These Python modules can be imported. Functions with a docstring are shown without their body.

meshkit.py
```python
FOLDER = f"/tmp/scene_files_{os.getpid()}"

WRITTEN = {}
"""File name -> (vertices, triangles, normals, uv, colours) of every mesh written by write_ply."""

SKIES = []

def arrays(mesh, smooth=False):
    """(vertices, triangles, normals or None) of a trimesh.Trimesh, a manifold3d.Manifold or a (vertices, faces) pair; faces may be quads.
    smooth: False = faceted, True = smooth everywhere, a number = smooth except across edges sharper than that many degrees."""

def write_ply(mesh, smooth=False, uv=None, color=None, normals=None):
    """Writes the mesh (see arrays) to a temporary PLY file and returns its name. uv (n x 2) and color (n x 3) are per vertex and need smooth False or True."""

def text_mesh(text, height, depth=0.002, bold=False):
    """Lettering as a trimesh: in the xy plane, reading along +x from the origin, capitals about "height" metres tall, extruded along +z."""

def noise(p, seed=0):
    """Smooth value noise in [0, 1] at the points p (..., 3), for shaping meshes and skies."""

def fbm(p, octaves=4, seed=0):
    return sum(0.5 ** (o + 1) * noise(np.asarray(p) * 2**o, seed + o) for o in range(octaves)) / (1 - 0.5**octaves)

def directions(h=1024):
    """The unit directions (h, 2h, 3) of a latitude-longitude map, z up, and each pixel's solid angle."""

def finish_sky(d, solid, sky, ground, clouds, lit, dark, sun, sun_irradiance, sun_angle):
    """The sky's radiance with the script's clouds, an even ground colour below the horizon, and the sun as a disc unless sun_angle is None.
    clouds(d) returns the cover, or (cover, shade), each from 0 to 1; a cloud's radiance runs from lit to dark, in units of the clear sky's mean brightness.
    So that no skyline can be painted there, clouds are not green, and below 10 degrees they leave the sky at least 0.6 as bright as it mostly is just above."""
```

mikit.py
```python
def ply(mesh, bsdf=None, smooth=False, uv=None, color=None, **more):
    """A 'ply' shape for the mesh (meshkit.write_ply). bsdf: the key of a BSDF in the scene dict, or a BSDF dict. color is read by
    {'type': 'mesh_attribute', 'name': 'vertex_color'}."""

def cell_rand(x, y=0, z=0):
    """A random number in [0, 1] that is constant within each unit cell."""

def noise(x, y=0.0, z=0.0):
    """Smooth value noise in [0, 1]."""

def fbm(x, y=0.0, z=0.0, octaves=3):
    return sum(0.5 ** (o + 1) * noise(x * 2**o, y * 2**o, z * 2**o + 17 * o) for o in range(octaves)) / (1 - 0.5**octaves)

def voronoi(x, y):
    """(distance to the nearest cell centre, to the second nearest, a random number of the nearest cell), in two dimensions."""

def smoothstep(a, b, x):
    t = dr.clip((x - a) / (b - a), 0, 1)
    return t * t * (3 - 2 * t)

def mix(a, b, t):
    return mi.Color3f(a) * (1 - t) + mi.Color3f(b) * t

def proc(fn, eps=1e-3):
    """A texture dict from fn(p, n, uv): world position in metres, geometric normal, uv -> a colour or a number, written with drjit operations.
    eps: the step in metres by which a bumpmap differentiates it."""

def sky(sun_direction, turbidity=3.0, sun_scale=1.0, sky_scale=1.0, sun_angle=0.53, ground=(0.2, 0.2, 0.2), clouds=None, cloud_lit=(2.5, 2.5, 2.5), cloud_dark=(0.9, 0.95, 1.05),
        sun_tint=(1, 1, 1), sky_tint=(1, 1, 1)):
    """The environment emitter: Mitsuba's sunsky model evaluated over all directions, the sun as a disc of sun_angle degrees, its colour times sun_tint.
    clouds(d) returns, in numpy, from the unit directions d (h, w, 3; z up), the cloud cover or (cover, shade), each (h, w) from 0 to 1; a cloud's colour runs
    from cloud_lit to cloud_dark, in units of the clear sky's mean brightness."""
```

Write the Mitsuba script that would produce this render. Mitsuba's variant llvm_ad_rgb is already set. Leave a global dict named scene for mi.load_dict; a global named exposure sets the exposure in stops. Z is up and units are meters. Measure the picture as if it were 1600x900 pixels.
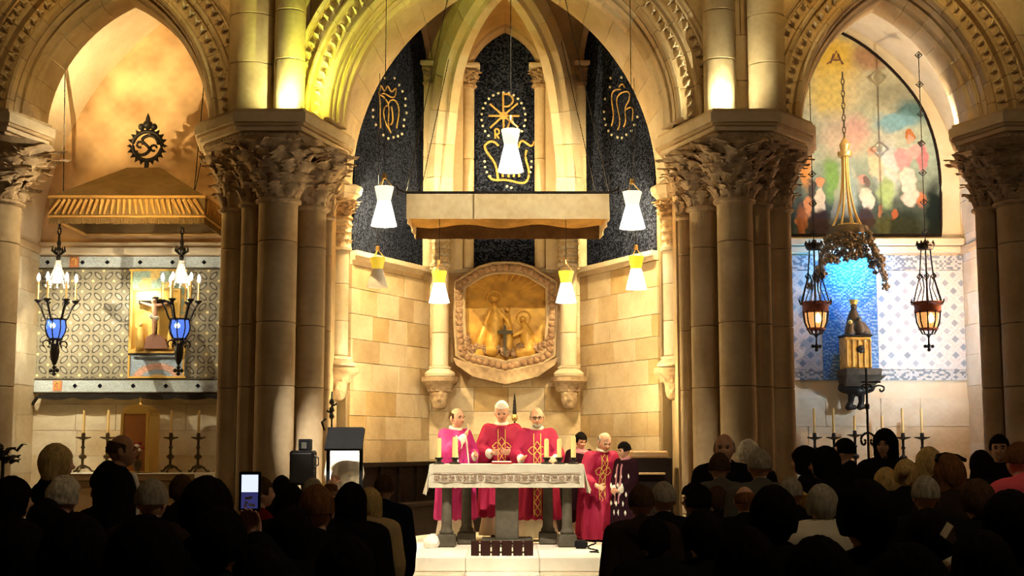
import math
import numpy as np
import trimesh
import drjit as dr
import mitsuba as mi
import mikit
import meshkit
import manifold3d as m3
from mikit import noise, fbm, voronoi, smoothstep, mix, cell_rand
from shapely.geometry import Polygon, Point, LineString, box as sbox
from shapely import affinity
from shapely.ops import unary_union

T = mi.ScalarTransform4f
scene, labels = {}, {}

# ---------------------------------------------------------------- camera
F = 2100.0                      # focal length in pixels of the 1600 x 900 frame
CZ = 1.80                       # eye height
PITCH = math.atan(245.0 / F)
CP, SP = math.cos(PITCH), math.sin(PITCH)
scene['camera'] = {'type': 'perspective', 'fov': 2 * math.degrees(math.atan(800 / F)), 'fov_axis': 'x', 'near_clip': 0.05, 'far_clip': 200.0,
                   'to_world': T().look_at(origin=[0, 0, CZ], target=[0, CP, CZ + SP], up=[0, 0, 1])}
exposure = 5.0
LS = 2.0 ** -exposure            # lights are given for exposure 0


def at(px, py, Y):
    """The point of the vertical plane y = Y that stands at this place of the photograph (for reading positions off it)."""
    a, b = (px - 800) / F, (450 - py) / F
    k = Y / (CP - b * SP)
    return np.array([k * a, Y, CZ + k * (SP + b * CP)])


def mpp(Y, py=300):
    return at(801, py, Y)[0] - at(800, py, Y)[0]


# ---------------------------------------------------------------- light of the place: floodlights and lamps
def spot(name, pos, target, power, cutoff, color=(1.0, 0.78, 0.45), beam=None):
    c = np.array(color) * power * LS
    scene[name] = {'type': 'spot', 'to_world': T().look_at(origin=list(map(float, pos)), target=list(map(float, target)), up=[0.01, 0.02, 1] if abs(target[2] - pos[2]) < 3 * (abs(target[0] - pos[0]) + abs(target[1] - pos[1])) else [0, 1, 0.01]),
                   'intensity': {'type': 'rgb', 'value': c.tolist()}, 'cutoff_angle': float(cutoff), 'beam_width': float(beam if beam else cutoff * 0.45)}


def bulb(name, pos, power, color=(1.0, 0.8, 0.5)):
    scene[name] = {'type': 'point', 'position': list(map(float, pos)), 'intensity': {'type': 'rgb', 'value': (np.array(color) * power * LS).tolist()}}


WARM, GOLD, WHITE, COOL = (1.0, 0.72, 0.34), (1.0, 0.64, 0.22), (1.0, 0.90, 0.70), (0.80, 0.90, 1.0)
CHL, CHR = at(277, 300, 20)[0], at(1313, 300, 20)[0]
# floodlights on the pier heads, throwing up the wall shafts
spot('flood_pier_left', at(450, 160, 16.36), at(453, 120, 16.75), 5, 70, (1.0, .97, .42), 30)
spot('flood_pier_left_wide', at(503, 168, 16.35), at(520, 60, 17.0), 13, 60, (.90, 1.0, .12), 30)
spot('flood_pier_right', at(1130, 160, 16.36), at(1126, 120, 16.75), 6, 70, (1.0, .90, .55), 30)
# stage lights high in the nave, aimed at the altar and at the canopy
spot('key_left', (-2.2, 11.0, 8.6), (-0.7, 17.2, 0.7), 260, 13, (1.0, .88, .66), 9)
spot('key_right', (2.2, 11.0, 8.6), (0.4, 17.2, 0.7), 260, 14, (1.0, .88, .66), 10)
spot('flood_canopy', (0.3, 12.5, 6.6), (0, 18.0, 4.7), 80, 17, (1.0, .86, .58), 12)
# broad warm floods in the nave vault, aimed at the arcade
spot('flood_nave_left', (-4.6, 11.5, 10.2), (-4.9, 17.0, 8.1), 52, 22, (1.0, .64, .20), 13)
spot('flood_nave_right', (4.6, 11.5, 10.2), (4.9, 17.0, 8.1), 62, 22, (1.0, .64, .20), 13)
spot('flood_nave_middle', (0.6, 11.0, 10.4), (0.6, 17.0, 8.4), 44, 23, (1.0, .64, .20), 14)
spot('flood_nave_piers', (0, 9.0, 8.0), (0, 17.0, 3.6), 4, 32, (1.0, .74, .36), 26)
bulb('bulb_nave', (3.0, 4.5, 7.0), 17, (1.0, .80, .52))
# floodlights hidden behind the piers and on the ledges of the apse and the chapels
spot('flood_apse_left', (-1.95, 18.35, 5.45), (0.9, 20.8, 3.4), 50, 75, (1.0, .74, .35), 50)
spot('flood_apse_right', (1.75, 18.35, 5.45), (-1.0, 20.8, 3.4), 50, 75, (1.0, .74, .35), 50)
bulb('bulb_apse_left', (-1.70, 18.3, 2.6), 5, (1, .80, .42))
bulb('bulb_apse_right', (1.50, 18.3, 2.6), 5, (1, .78, .38))
spot('flood_chapel_left', at(92, 218, 17.75), at(203, 92, 20.0), 62, 40, (1.0, .72, .34), 3)
spot('flood_low_left', at(48, 470, 18.7), at(230, 600, 20.0), 13, 75, (1.0, .86, .56), 45)
bulb('bulb_left', (CHL + .1, 17.5, 4.9), 3.4, (1.0, .68, .26))
spot('flood_chapel_right', at(1486, 218, 17.75), at(1360, 150, 20.0), 15, 65, (1, .82, .52), 40)
spot('flood_mosaic_right', (CHR + 1.3, 18.6, 2.7), (CHR + .1, 20.0, 3.5), 10, 80, (.74, .88, 1.0), 15)
bulb('bulb_side_right', (CHR + 1.3, 18.5, 4.2), 10, (1.0, .60, .32))
bulb('lamp_blue', (CHR + .10, 19.66, 4.42), 4.5, (.01, .42, 1.0))
spot('key_side', (-2.2, 11.0, 8.6), (-2.1, 16.9, 1.5), 600, 5.5, (1.0, .93, .80), 4)
spot('flood_far_left', at(318, 226, 16.9), at(-10, 420, 16.8), 20, 50, (1.0, .84, .55), 30)


# ---------------------------------------------------------------- materials
def rgb(c):
    return {'type': 'rgb', 'value': [float(x) for x in c]}


def lam(name, c):
    scene[name] = {'type': 'twosided', 'bsdf': {'type': 'diffuse', 'reflectance': rgb(c) if not callable(c) else mikit.proc(c)}}
    return name


def prin(name, c, rough=0.5, metal=0.0, **k):
    scene[name] = {'type': 'twosided', 'bsdf': {'type': 'principled', 'base_color': rgb(c) if not callable(c) else mikit.proc(c), 'roughness': rough, 'metallic': metal, **k}}
    return name


def stone_fn(base, dark, s=1.0, amp=0.55):
    base, dark = list(base), list(dark)

    def fn(p, n, uv):
        a = fbm(p.x * 1.7 * s, p.y * 1.7 * s, p.z * 1.7 * s, 3)
        b = noise(p.x * 23 * s, p.y * 23 * s, p.z * 23 * s)
        c = noise(p.x * 7 * s + 5, p.y * 7 * s, p.z * 5 * s)
        return mix(dark, base, dr.clip(0.15 + 1.25 * a * 0.8 + 0.25 * (b - 0.5) + amp * (c - 0.5) * 0.7, 0, 1))
    return fn


ST = [lam('stone_pale', stone_fn((.74, .63, .45), (.50, .38, .22))),
      lam('stone_honey', stone_fn((.66, .53, .33), (.42, .29, .15))),
      lam('stone_tan', stone_fn((.58, .45, .28), (.36, .25, .13))),
      lam('stone_ochre', stone_fn((.62, .46, .24), (.40, .25, .10)))]
lam('stone_column', stone_fn((.48, .37, .23), (.28, .18, .09), 0.8))
lam('stone_carved', stone_fn((.54, .41, .26), (.20, .12, .07), 3.0, .9))
lam('stone_cream', stone_fn((.76, .69, .54), (.55, .45, .30)))
lam('mortar', (.30, .23, .14))
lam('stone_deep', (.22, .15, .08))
lam('plaster_cream', stone_fn((.80, .72, .56), (.62, .50, .33), 0.6))
lam('plaster_orange', stone_fn((.76, .54, .30), (.34, .20, .09), 0.55, 1.3))
lam('marble_floor', stone_fn((.84, .80, .70), (.70, .64, .52), 1.5))
lam('nave_floor', (.16, .13, .10))
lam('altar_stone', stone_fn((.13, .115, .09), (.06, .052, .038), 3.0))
prin('iron', (.025, .022, .02), 0.5, 0.6)
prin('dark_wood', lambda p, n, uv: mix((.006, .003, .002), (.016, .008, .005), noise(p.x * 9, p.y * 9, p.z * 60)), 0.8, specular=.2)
prin('pale_wood', (.42, .27, .13), 0.5)
prin('black_plastic', (.006, .006, .007), 0.75, specular=.15)
prin('brass', (.75, .50, .18), 0.35, 0.9)
prin('gold', (.85, .58, .16), 0.38, 0.75)
prin('gold_relief', lambda p, n, uv: mix((.42, .20, .03), (.85, .55, .12), fbm(p.x * 14, p.y * 14, p.z * 14, 3)), 0.45, 0.35)
lam('gold_flat', (.72, .47, .14))
lam('candle_wax', (.86, .66, .30))
lam('cloth_linen', (.56, .52, .42))
lam('cloth_white', (.84, .82, .76))
lam('cloth_red', (.30, .05, .04))
lam('canopy_cloth', stone_fn((.86, .74, .50), (.66, .50, .28), 3.0))
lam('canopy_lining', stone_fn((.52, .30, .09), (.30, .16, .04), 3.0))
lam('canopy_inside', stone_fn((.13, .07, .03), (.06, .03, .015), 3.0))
lam('skin', (.60, .36, .25))
lam('skin_dark', (.42, .24, .15))
lam('eye_dark', (.03, .02, .02))
lam('lip', (.42, .16, .13))
lam('black_coat', (.010, .010, .012))
lam('navy_coat', (.010, .011, .020))
lam('brown_coat', (.030, .020, .014))
lam('tan_coat', (.42, .32, .17))
lam('cream_coat', (.55, .50, .38))
lam('pink_coat', (.80, .12, .16))
lam('grey_coat', (.10, .095, .08))
lam('maroon_coat', (.11, .008, .008))
lam('leather', (.02, .015, .012))


def hair_fn(c):
    c = np.array(c)

    def fn(p, n, uv):
        return mix((c * 0.55).tolist(), (c * 1.25).tolist(), noise(p.x * 110, p.y * 110, p.z * 22))
    return fn


for nm, c in dict(black=(.012, .010, .009), brown=(.07, .04, .02), chestnut=(.16, .07, .03), grey=(.30, .27, .21), white=(.62, .58, .48), blond=(.50, .36, .15)).items():
    lam('hair_' + nm, hair_fn(c))


# ---------------------------------------------------------------- scene helpers
counts = {}


def num(key):
    k = counts[key] = counts.get(key, -1) + 1
    return key if k == 0 else f'{key}_{k:03d}'


def put(key, mesh, mat, smooth=False, emit=None, M=None, weight=0.0):
    """One shape of the scene; a key that is taken gets the next number. Returns the key."""
    key = num(key)
    d = mikit.ply(mesh, mat, smooth)
    if emit is not None:
        d['emitter'] = {'type': 'area', 'radiance': rgb(np.array(emit) * LS), 'sampling_weight': weight}
    if M is not None:
        d['to_world'] = M
    scene[key] = d
    return key


def again(key, src, M, mat=None):
    """A copy of an existing shape dict under another matrix."""
    key = num(key)
    scene[key] = {**src, 'to_world': M}
    if mat:
        scene[key]['bsdf'] = {'type': 'ref', 'id': mat}
    return key


def tag(key, label=None, cat=None, group=None, kind=None):
    d = labels.setdefault(key, {})
    for k, v in (('label', label), ('category', cat), ('group', group), ('kind', kind)):
        if v:
            d[k] = v
    return key


def thing(name, label, cat, group=None):
    return tag(num(name), label, cat, group)


def struct(name):
    return tag(num(name), kind='structure')


def TR(x, y, z, rz=0.0, s=1.0):
    m = T().translate([float(x), float(y), float(z)])
    if rz:
        m = m @ T().rotate([0, 0, 1], math.degrees(rz))
    return m @ T().scale(float(s)) if s != 1.0 else m


def basis(o, ex, ey, ez):
    m = np.eye(4)
    m[:3, 0], m[:3, 1], m[:3, 2], m[:3, 3] = ex, ey, ez, o
    return T(m)


def cat(ms):
    return trimesh.util.concatenate([m for m in ms if m is not None])


def bx(x0, x1, y0, y1, z0, z1):
    m = trimesh.creation.box((abs(x1 - x0), abs(y1 - y0), abs(z1 - z0)))
    m.apply_translation(((x0 + x1) / 2, (y0 + y1) / 2, (z0 + z1) / 2))
    return m


def bvbox(x0, x1, y0, y1, z0, z1, b=0.01):
    """A box with chamfered edges."""
    p = []
    for x in (x0, x1):
        for y in (y0, y1):
            for z in (z0, z1):
                sx, sy, sz = (b if x == x0 else -b), (b if y == y0 else -b), (b if z == z0 else -b)
                p += [(x + sx, y + sy, z), (x + sx, y, z + sz), (x, y + sy, z + sz)]
    return trimesh.convex.convex_hull(np.array(p))


def lathe(prof, n=24, c=(0, 0, 0), a0=0.0, a1=2 * math.pi):
    """Revolve (r, z) pairs about z."""
    prof = np.array(prof, float)
    full = abs(a1 - a0 - 2 * math.pi) < 1e-6
    ang = np.linspace(a0, a1, n + 1)[: n if full else n + 1]
    v = np.stack([prof[None, :, 0] * np.cos(ang)[:, None], prof[None, :, 0] * np.sin(ang)[:, None], np.broadcast_to(prof[None, :, 1], (len(ang), len(prof)))], -1)
    k, f = len(prof), []
    for i in range(n):
        j = (i + 1) % len(ang)
        for q in range(k - 1):
            a, b, c2, d = i * k + q, j * k + q, j * k + q + 1, i * k + q + 1
            f += [[a, b, c2], [a, c2, d]]
    m = trimesh.Trimesh(v.reshape(-1, 3) + np.array(c), f, process=False)
    m.merge_vertices()
    m.update_faces(m.nondegenerate_faces())
    return m


def tube(pts, r, sides=8, closed=False):
    p = np.asarray(pts, float)
    n = len(p)
    t = np.roll(p, -1, 0) - np.roll(p, 1, 0) if closed else np.gradient(p, axis=0)
    t /= np.linalg.norm(t, axis=1, keepdims=True) + 1e-12
    up = np.array([0, 0, 1.0])
    if np.mean(np.abs(t @ up)) > 0.8:
        up = np.array([0, 1.0, 0])
    a = np.cross(t, up)
    bad = np.linalg.norm(a, axis=1) < 1e-3
    a[bad] = np.cross(t[bad], [1.0, 0.3, 0])
    a /= np.linalg.norm(a, axis=1, keepdims=True)
    b = np.cross(t, a)
    ang = np.arange(sides) * 2 * np.pi / sides
    rr = np.broadcast_to(np.asarray(r, float), (n,))
    v = p[:, None] + rr[:, None, None] * (np.cos(ang)[None, :, None] * a[:, None] + np.sin(ang)[None, :, None] * b[:, None])
    f = []
    for i in range(n if closed else n - 1):
        i2 = (i + 1) % n
        for j in range(sides):
            j2 = (j + 1) % sides
            f += [[i * sides + j, i * sides + j2, i2 * sides + j2], [i * sides + j, i2 * sides + j2, i2 * sides + j]]
    v = v.reshape(-1, 3)
    if not closed:
        c0, c1 = len(v), len(v) + 1
        v = np.vstack([v, p[0], p[-1]])
        for j in range(sides):
            j2 = (j + 1) % sides
            f += [[c0, j2, j], [c1, (n - 1) * sides + j, (n - 1) * sides + j2]]
    return trimesh.Trimesh(v, f, process=False)


def extr(poly, y0, y1):
    """A shapely polygon of the (x, z) plane as a slab from y0 to y1."""
    out = []
    for g in getattr(poly, 'geoms', [poly]):
        if g.is_empty or g.geom_type != 'Polygon' or g.area < 1e-6:
            continue
        m = trimesh.creation.extrude_polygon(g, abs(y1 - y0), engine='earcut')
        v = np.array(m.vertices)
        m.vertices = np.stack([v[:, 0], max(y0, y1) - v[:, 2], v[:, 1]], 1)
        out.append(m)
    return cat(out) if out else None


def extr_z(poly, z0, z1):
    out = []
    for g in getattr(poly, 'geoms', [poly]):
        m = trimesh.creation.extrude_polygon(g, z1 - z0, engine='earcut')
        m.apply_translation((0, 0, z0))
        out.append(m)
    return cat(out)


def ico(r=1.0, sub=2, c=(0, 0, 0), s=(1, 1, 1)):
    m = trimesh.creation.icosphere(subdivisions=sub, radius=r)
    m.vertices = m.vertices * np.array(s) + np.array(c)
    return m


def fix(m):
    if m.volume < 0:
        m.invert()
    return m


def ashlar(key, poly, to3, ch, bw, seed, depth=0.03, joint=0.008, mats=ST, wts=(.4, .35, .15, .1), minarea=0.004, z0=None):
    """Cut a region of the (u, z) plane into coursed stone blocks, each an entry of its own. to3 maps (u, depth outward, z) to the world."""
    rng = np.random.default_rng(seed)
    u0, v0, u1, v1 = poly.bounds
    v = v0 if z0 is None else z0
    while v < v1 - 1e-3:
        h = ch * rng.uniform(0.88, 1.12)
        u = u0 - rng.uniform(0, bw)
        while u < u1:
            w = bw * rng.uniform(0.7, 1.35)
            g = sbox(u + joint / 2, v + joint / 2, u + w - joint / 2, v + h - joint / 2).intersection(poly)
            u += w
            for q in getattr(g, 'geoms', [g]):
                if q.geom_type != 'Polygon' or q.area < minarea:
                    continue
                m = trimesh.creation.extrude_polygon(q.simplify(0.004), depth + rng.uniform(-.004, .006), engine='earcut')
                p = np.array(m.vertices)
                m.vertices = np.array([to3(a, c, b) for a, b, c in p])
                if m.volume < 0:
                    m.invert()
                put(key, m, mats[rng.choice(len(wts), p=wts)])
        v += h


# ---------------------------------------------------------------- arches
class Arch:
    """A two-centred pointed arch standing in a plane y = const: centre x, springing z, half-span a, radius R."""

    def __init__(s, xc, zs, a, R):
        s.xc, s.zs, s.a, s.R, s.c = xc, zs, a, R, R - a

    def pt(s, side, d, t):
        r = s.R + d
        ph = t * math.acos(np.clip(s.c / r, -1, 1))
        return s.xc + side * (-s.c + r * math.cos(ph)), s.zs + r * math.sin(ph)

    def apex(s, d=0.0):
        return s.pt(1, d, 1.0)[1]

    def poly(s, d, zbot, n=24):
        """The opening as a polygon, straight down to zbot."""
        right = [s.pt(1, d, t) for t in np.linspace(0, 1, n)]
        left = [s.pt(-1, d, t) for t in np.linspace(1, 0, n)]
        return Polygon([(s.xc - s.a - d, zbot), (s.xc + s.a + d, zbot)] + right + left[1:])

    def length(s, d):
        return (s.R + d) * math.acos(s.c / (s.R + d))


def px_arch(pxc, ysp, apx, Rpx, Y, ymid=90):
    p, k = at(pxc, ysp, Y), mpp(Y, ymid)
    return Arch(p[0], p[2], apx * k, Rpx * k)


def loft(rings, caps=True):
    """Closed profile rings (m, k, 3) joined into a solid."""
    rings = np.asarray(rings, float)
    m, k = rings.shape[:2]
    f = []
    for i in range(m - 1):
        for j in range(k):
            j2 = (j + 1) % k
            f += [[i * k + j, i * k + j2, (i + 1) * k + j2], [i * k + j, (i + 1) * k + j2, (i + 1) * k + j]]
    v = rings.reshape(-1, 3)
    return v, f, m, k


def voussoirs(key, arch, prof, n, mats, gap=0.006, t0=0.0, t1=1.0, sub=3, sides=(-1, 1), smooth=False, rng=None, stilt=None):
    """A moulded arch as separate voussoir stones. prof: closed (d, y) polygon, d outward from the intrados."""
    from mapbox_earcut import triangulate_float64
    prof = np.array(prof, float)
    tri = np.array(triangulate_float64(prof, np.array([len(prof)], np.uint32))).reshape(-1, 3)
    rng = rng or np.random.default_rng(7)
    L = arch.length(0)
    for side in sides:
        spans = [(t0 + (t1 - t0) * i / n, t0 + (t1 - t0) * (i + 1) / n) for i in range(n)]
        for a, b in spans:
            g = gap / L / 2
            rings = []
            for t in np.linspace(a + g, b - (g if b < 1 else 0), sub + 1):
                ring = []
                for d, y in prof:
                    x, z = arch.pt(side, d, t)
                    ring.append((x, y, z))
                rings.append(ring)
            v, f, m, k = loft(rings)
            f = f + [list(q) for q in tri] + [[(m - 1) * k + q[2], (m - 1) * k + q[1], (m - 1) * k + q[0]] for q in tri]
            put(key, fix(trimesh.Trimesh(v, f, process=False)), mats[rng.integers(len(mats))], smooth)


def sweep(path, prof, right=None, up=None, caps=True):
    """Sweep a closed 2-D profile (s, n) along 3-D points: s along right x tangent frame, n along the given up-ish vector per point."""
    path = np.asarray(path, float)
    t = np.gradient(path, axis=0)
    t /= np.linalg.norm(t, axis=1, keepdims=True)
    rings = []
    for i, p in enumerate(path):
        u = np.asarray(up[i] if np.ndim(up) == 2 else up, float)
        u = u - t[i] * (u @ t[i])
        u /= np.linalg.norm(u)
        r = np.cross(t[i], u)
        rings.append([p + r * a + u * b for a, b in prof])
    v, f, m, k = loft(rings)
    v = np.vstack([v, np.mean(rings[0], 0), np.mean(rings[-1], 0)])
    for j in range(k):
        j2 = (j + 1) % k
        f += [[m * k, j2, j], [m * k + 1, (m - 1) * k + j, (m - 1) * k + j2]]
    return fix(trimesh.Trimesh(v, f, process=False))


def sheet(A, B, thick=0.06, nvec=None, n=8):
    """A ruled surface between two polylines of equal length, given some thickness along nvec."""
    A, B = np.asarray(A, float), np.asarray(B, float)
    g = np.stack([A + (B - A) * t for t in np.linspace(0, 1, n + 1)], 1)
    m, k = g.shape[:2]
    nv = np.asarray(nvec, float) * thick
    v = np.vstack([g.reshape(-1, 3), (g + nv).reshape(-1, 3)])
    o, f = m * k, []
    for i in range(m - 1):
        for j in range(k - 1):
            a, b, c, d = i * k + j, i * k + j + 1, (i + 1) * k + j + 1, (i + 1) * k + j
            f += [[a, b, c], [a, c, d], [o + a, o + c, o + b], [o + a, o + d, o + c]]
    edge = [(i * k, (i + 1) * k) for i in range(m - 1)] + [((i + 1) * k + k - 1, i * k + k - 1) for i in range(m - 1)] + [(j + 1, j) for j in range(k - 1)] + [((m - 1) * k + j, (m - 1) * k + j + 1) for j in range(k - 1)]
    for a, b in edge:
        f += [[a, b, o + b], [a, o + b, o + a]]
    return trimesh.Trimesh(v, f, process=False)

# ---------------------------------------------------------------- levels
YF = 17.0                                  # front face of the arcade
ZN = at(420, 313, 16.7)[2]                 # neck of the pier capitals
ZA = at(420, 203, 16.3)[2]                 # underside of the abacus
ZT = ZA + 0.27                             # top of the abacus, springing of the front arches
AX = at(788, 300, 19)[0]                   # axis of the apse
PZ = 0.50                                  # sanctuary floor
ZC = at(655, 432, 20.9)[2]                 # string course of the apse

# ---------------------------------------------------------------- floors, shell
put(struct('floor'), bx(-11, 11, -3, 24, -0.2, 0.0), 'nave_floor')


def acanthus(h, w, curl, lobes=3.0, thick=0.012, nu=10, nv=4, tip=0.30):
    """A carved leaf: root at the origin, growing up +z and curling out along +x, its width along y."""
    g = []
    for i in range(nu + 1):
        s = i / nu
        up = h * (s - tip * max(0, s - 0.62) ** 2 * 6.0)
        out = curl * (0.12 * math.sin(s * 3) + s ** 3)
        wid = w * (0.55 + 0.75 * math.sin(min(1, s * 1.15) * math.pi * 0.8)) * (1 + 0.34 * math.cos(s * lobes * 2 * math.pi)) * (1 - 0.55 * max(0, s - 0.7) / 0.3)
        for j in range(nv + 1):
            q = (j / nv) * 2 - 1
            g.append((out + 0.16 * w * (1 - abs(q)) - 0.1 * w * q * q, q * wid / 2, up - 0.12 * w * abs(q) * s))
    g = np.array(g)
    back = g - np.array([thick, 0, 0])
    k, o, f = nv + 1, len(g), []
    for i in range(nu):
        for j in range(nv):
            a, b, c, d = i * k + j, i * k + j + 1, (i + 1) * k + j + 1, (i + 1) * k + j
            f += [[a, b, c], [a, c, d], [o + a, o + c, o + b], [o + a, o + d, o + c]]
    for i in range(nu):
        for j in (0, nv):
            a, d = i * k + j, (i + 1) * k + j
            f += [[a, d, o + d], [a, o + d, o + a]]
    for i in (0, nu):
        for j in range(nv):
            a, d = i * k + j, i * k + j + 1
            f += [[a, d, o + d], [a, o + d, o + a]]
    return trimesh.Trimesh(np.vstack([g, back]), f, process=False)


LEAVES = {}


def leaf_src(h, w, curl, mat='stone_carved', lobes=3.0):
    k = (round(h, 2), round(w, 2), round(curl, 2), mat, lobes)
    if k not in LEAVES:
        LEAVES[k] = mikit.ply(acanthus(k[0], k[1], k[2], lobes), mat, 28)
    return LEAVES[k]


def capital(owner, cx, cy, z0, z1, r0, r1, n=(9, 9, 8), face=None, spread=200, seed=0, name='capital'):
    """A foliate capital: bell, neck ring, tiers of carved leaves. face: the side on which leaves are carved (degrees)."""
    rng = np.random.default_rng(seed)
    H = z1 - z0
    cap = put(f'{owner}__{name}', lathe([(0, z0 - .07), (r0 + .015, z0 - .07), (r0 + .045, z0 - .045), (r0 + .045, z0 - .02), (r0 + .01, z0), (r0, z0 + .02), (r0 * 1.02, z0 + .3 * H), (r0 + .45 * (r1 - r0), z0 + .7 * H), (r1 * .93, z1), (0, z1)], 20, (cx, cy, 0)), 'stone_carved', 35)
    spec = ((.0, .36, 2.2, .42, 0), (.17, .36, 2.2, .45, 1), (.36, .36, 2.0, .50, 2), (.55, .33, 1.9, .58, 2), (.72, .26, 1.8, .62, 2))
    for tier, (f0, hh, ww, cu, q) in enumerate(spec):
        k = n[q] + (3 if r0 > .1 else 2)
        zz, rr = z0 + f0 * H, r0 + (0, .02, .16, .36, .56)[tier] * (r1 - r0) + .003
        for i in range(k):
            a = 2 * math.pi * (i + .5 * (tier % 2)) / k + rng.uniform(-.06, .06)
            if face is not None and abs((math.degrees(a) - face + 180) % 360 - 180) > spread / 2:
                continue
            src = leaf_src(hh * H, ww * rr * math.pi / k * .95, cu * (r1 - r0) + .03, lobes=4.0)
            again(f'{cap}__leaf', src, TR(cx + rr * math.cos(a), cy + rr * math.sin(a), zz + rng.uniform(-.02, .02) * H, a) @ T().rotate([1, 0, 0], rng.uniform(-24, 24)) @ T().rotate([0, 1, 0], rng.uniform(-2, 12)))
    return cap


def drums(owner, cx, cy, r, z0, z1, cuts, mats=('stone_column',), n=28, name='drum'):
    zs = [z0] + [c for c in cuts if z0 + .1 < c < z1 - .1] + [z1]
    for i in range(len(zs) - 1):
        a, b = zs[i] + .003, zs[i + 1] - .003
        put(f'{owner}__{name}', lathe([(0, a), (r - .008, a), (r, a + .008), (r, b - .008), (r - .008, b), (0, b)], n, (cx, cy, 0)), mats[i % len(mats)], 40)


def px_shaft(l, r, Y, py=450):
    return at((l + r) / 2, py, Y)[0], Y, (r - l) / 2 * mpp(Y, py)


def abacus(owner, plan):
    p = Polygon(plan)
    put(f'{owner}__abacus', extr_z(p.buffer(-.13, join_style=2), ZA - .10, ZA + .01), 'stone_carved')
    put(f'{owner}__abacus', extr_z(p.buffer(-.07, join_style=2), ZA, ZA + .06), 'stone_pale')
    lo, hi = p.buffer(-.06, join_style=2), p
    a, b = np.array(lo.exterior.coords)[:-1], np.array(hi.exterior.coords)[:-1]
    put(f'{owner}__abacus', extr_z(p.buffer(-.03, join_style=2), ZA + .055, ZA + .10), 'stone_tan')
    put(f'{owner}__abacus', extr_z(p, ZA + .095, ZA + .22), 'stone_pale')
    put(f'{owner}__abacus', extr_z(p.buffer(-.04, join_style=2), ZA + .215, ZT), 'stone_honey')
    # a row of carved beads under the slab
    q = p.buffer(-.125, join_style=2).exterior
    bead = mikit.ply(ico(.022, 1), 'stone_pale', True)
    nb = min(90, int(q.length / .075))
    for i in range(nb):
        c = q.interpolate(i / nb * q.length)
        if c.y < 17.75:
            again(f'{owner}__bead', bead, TR(c.x, c.y, ZA - .045))


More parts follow.
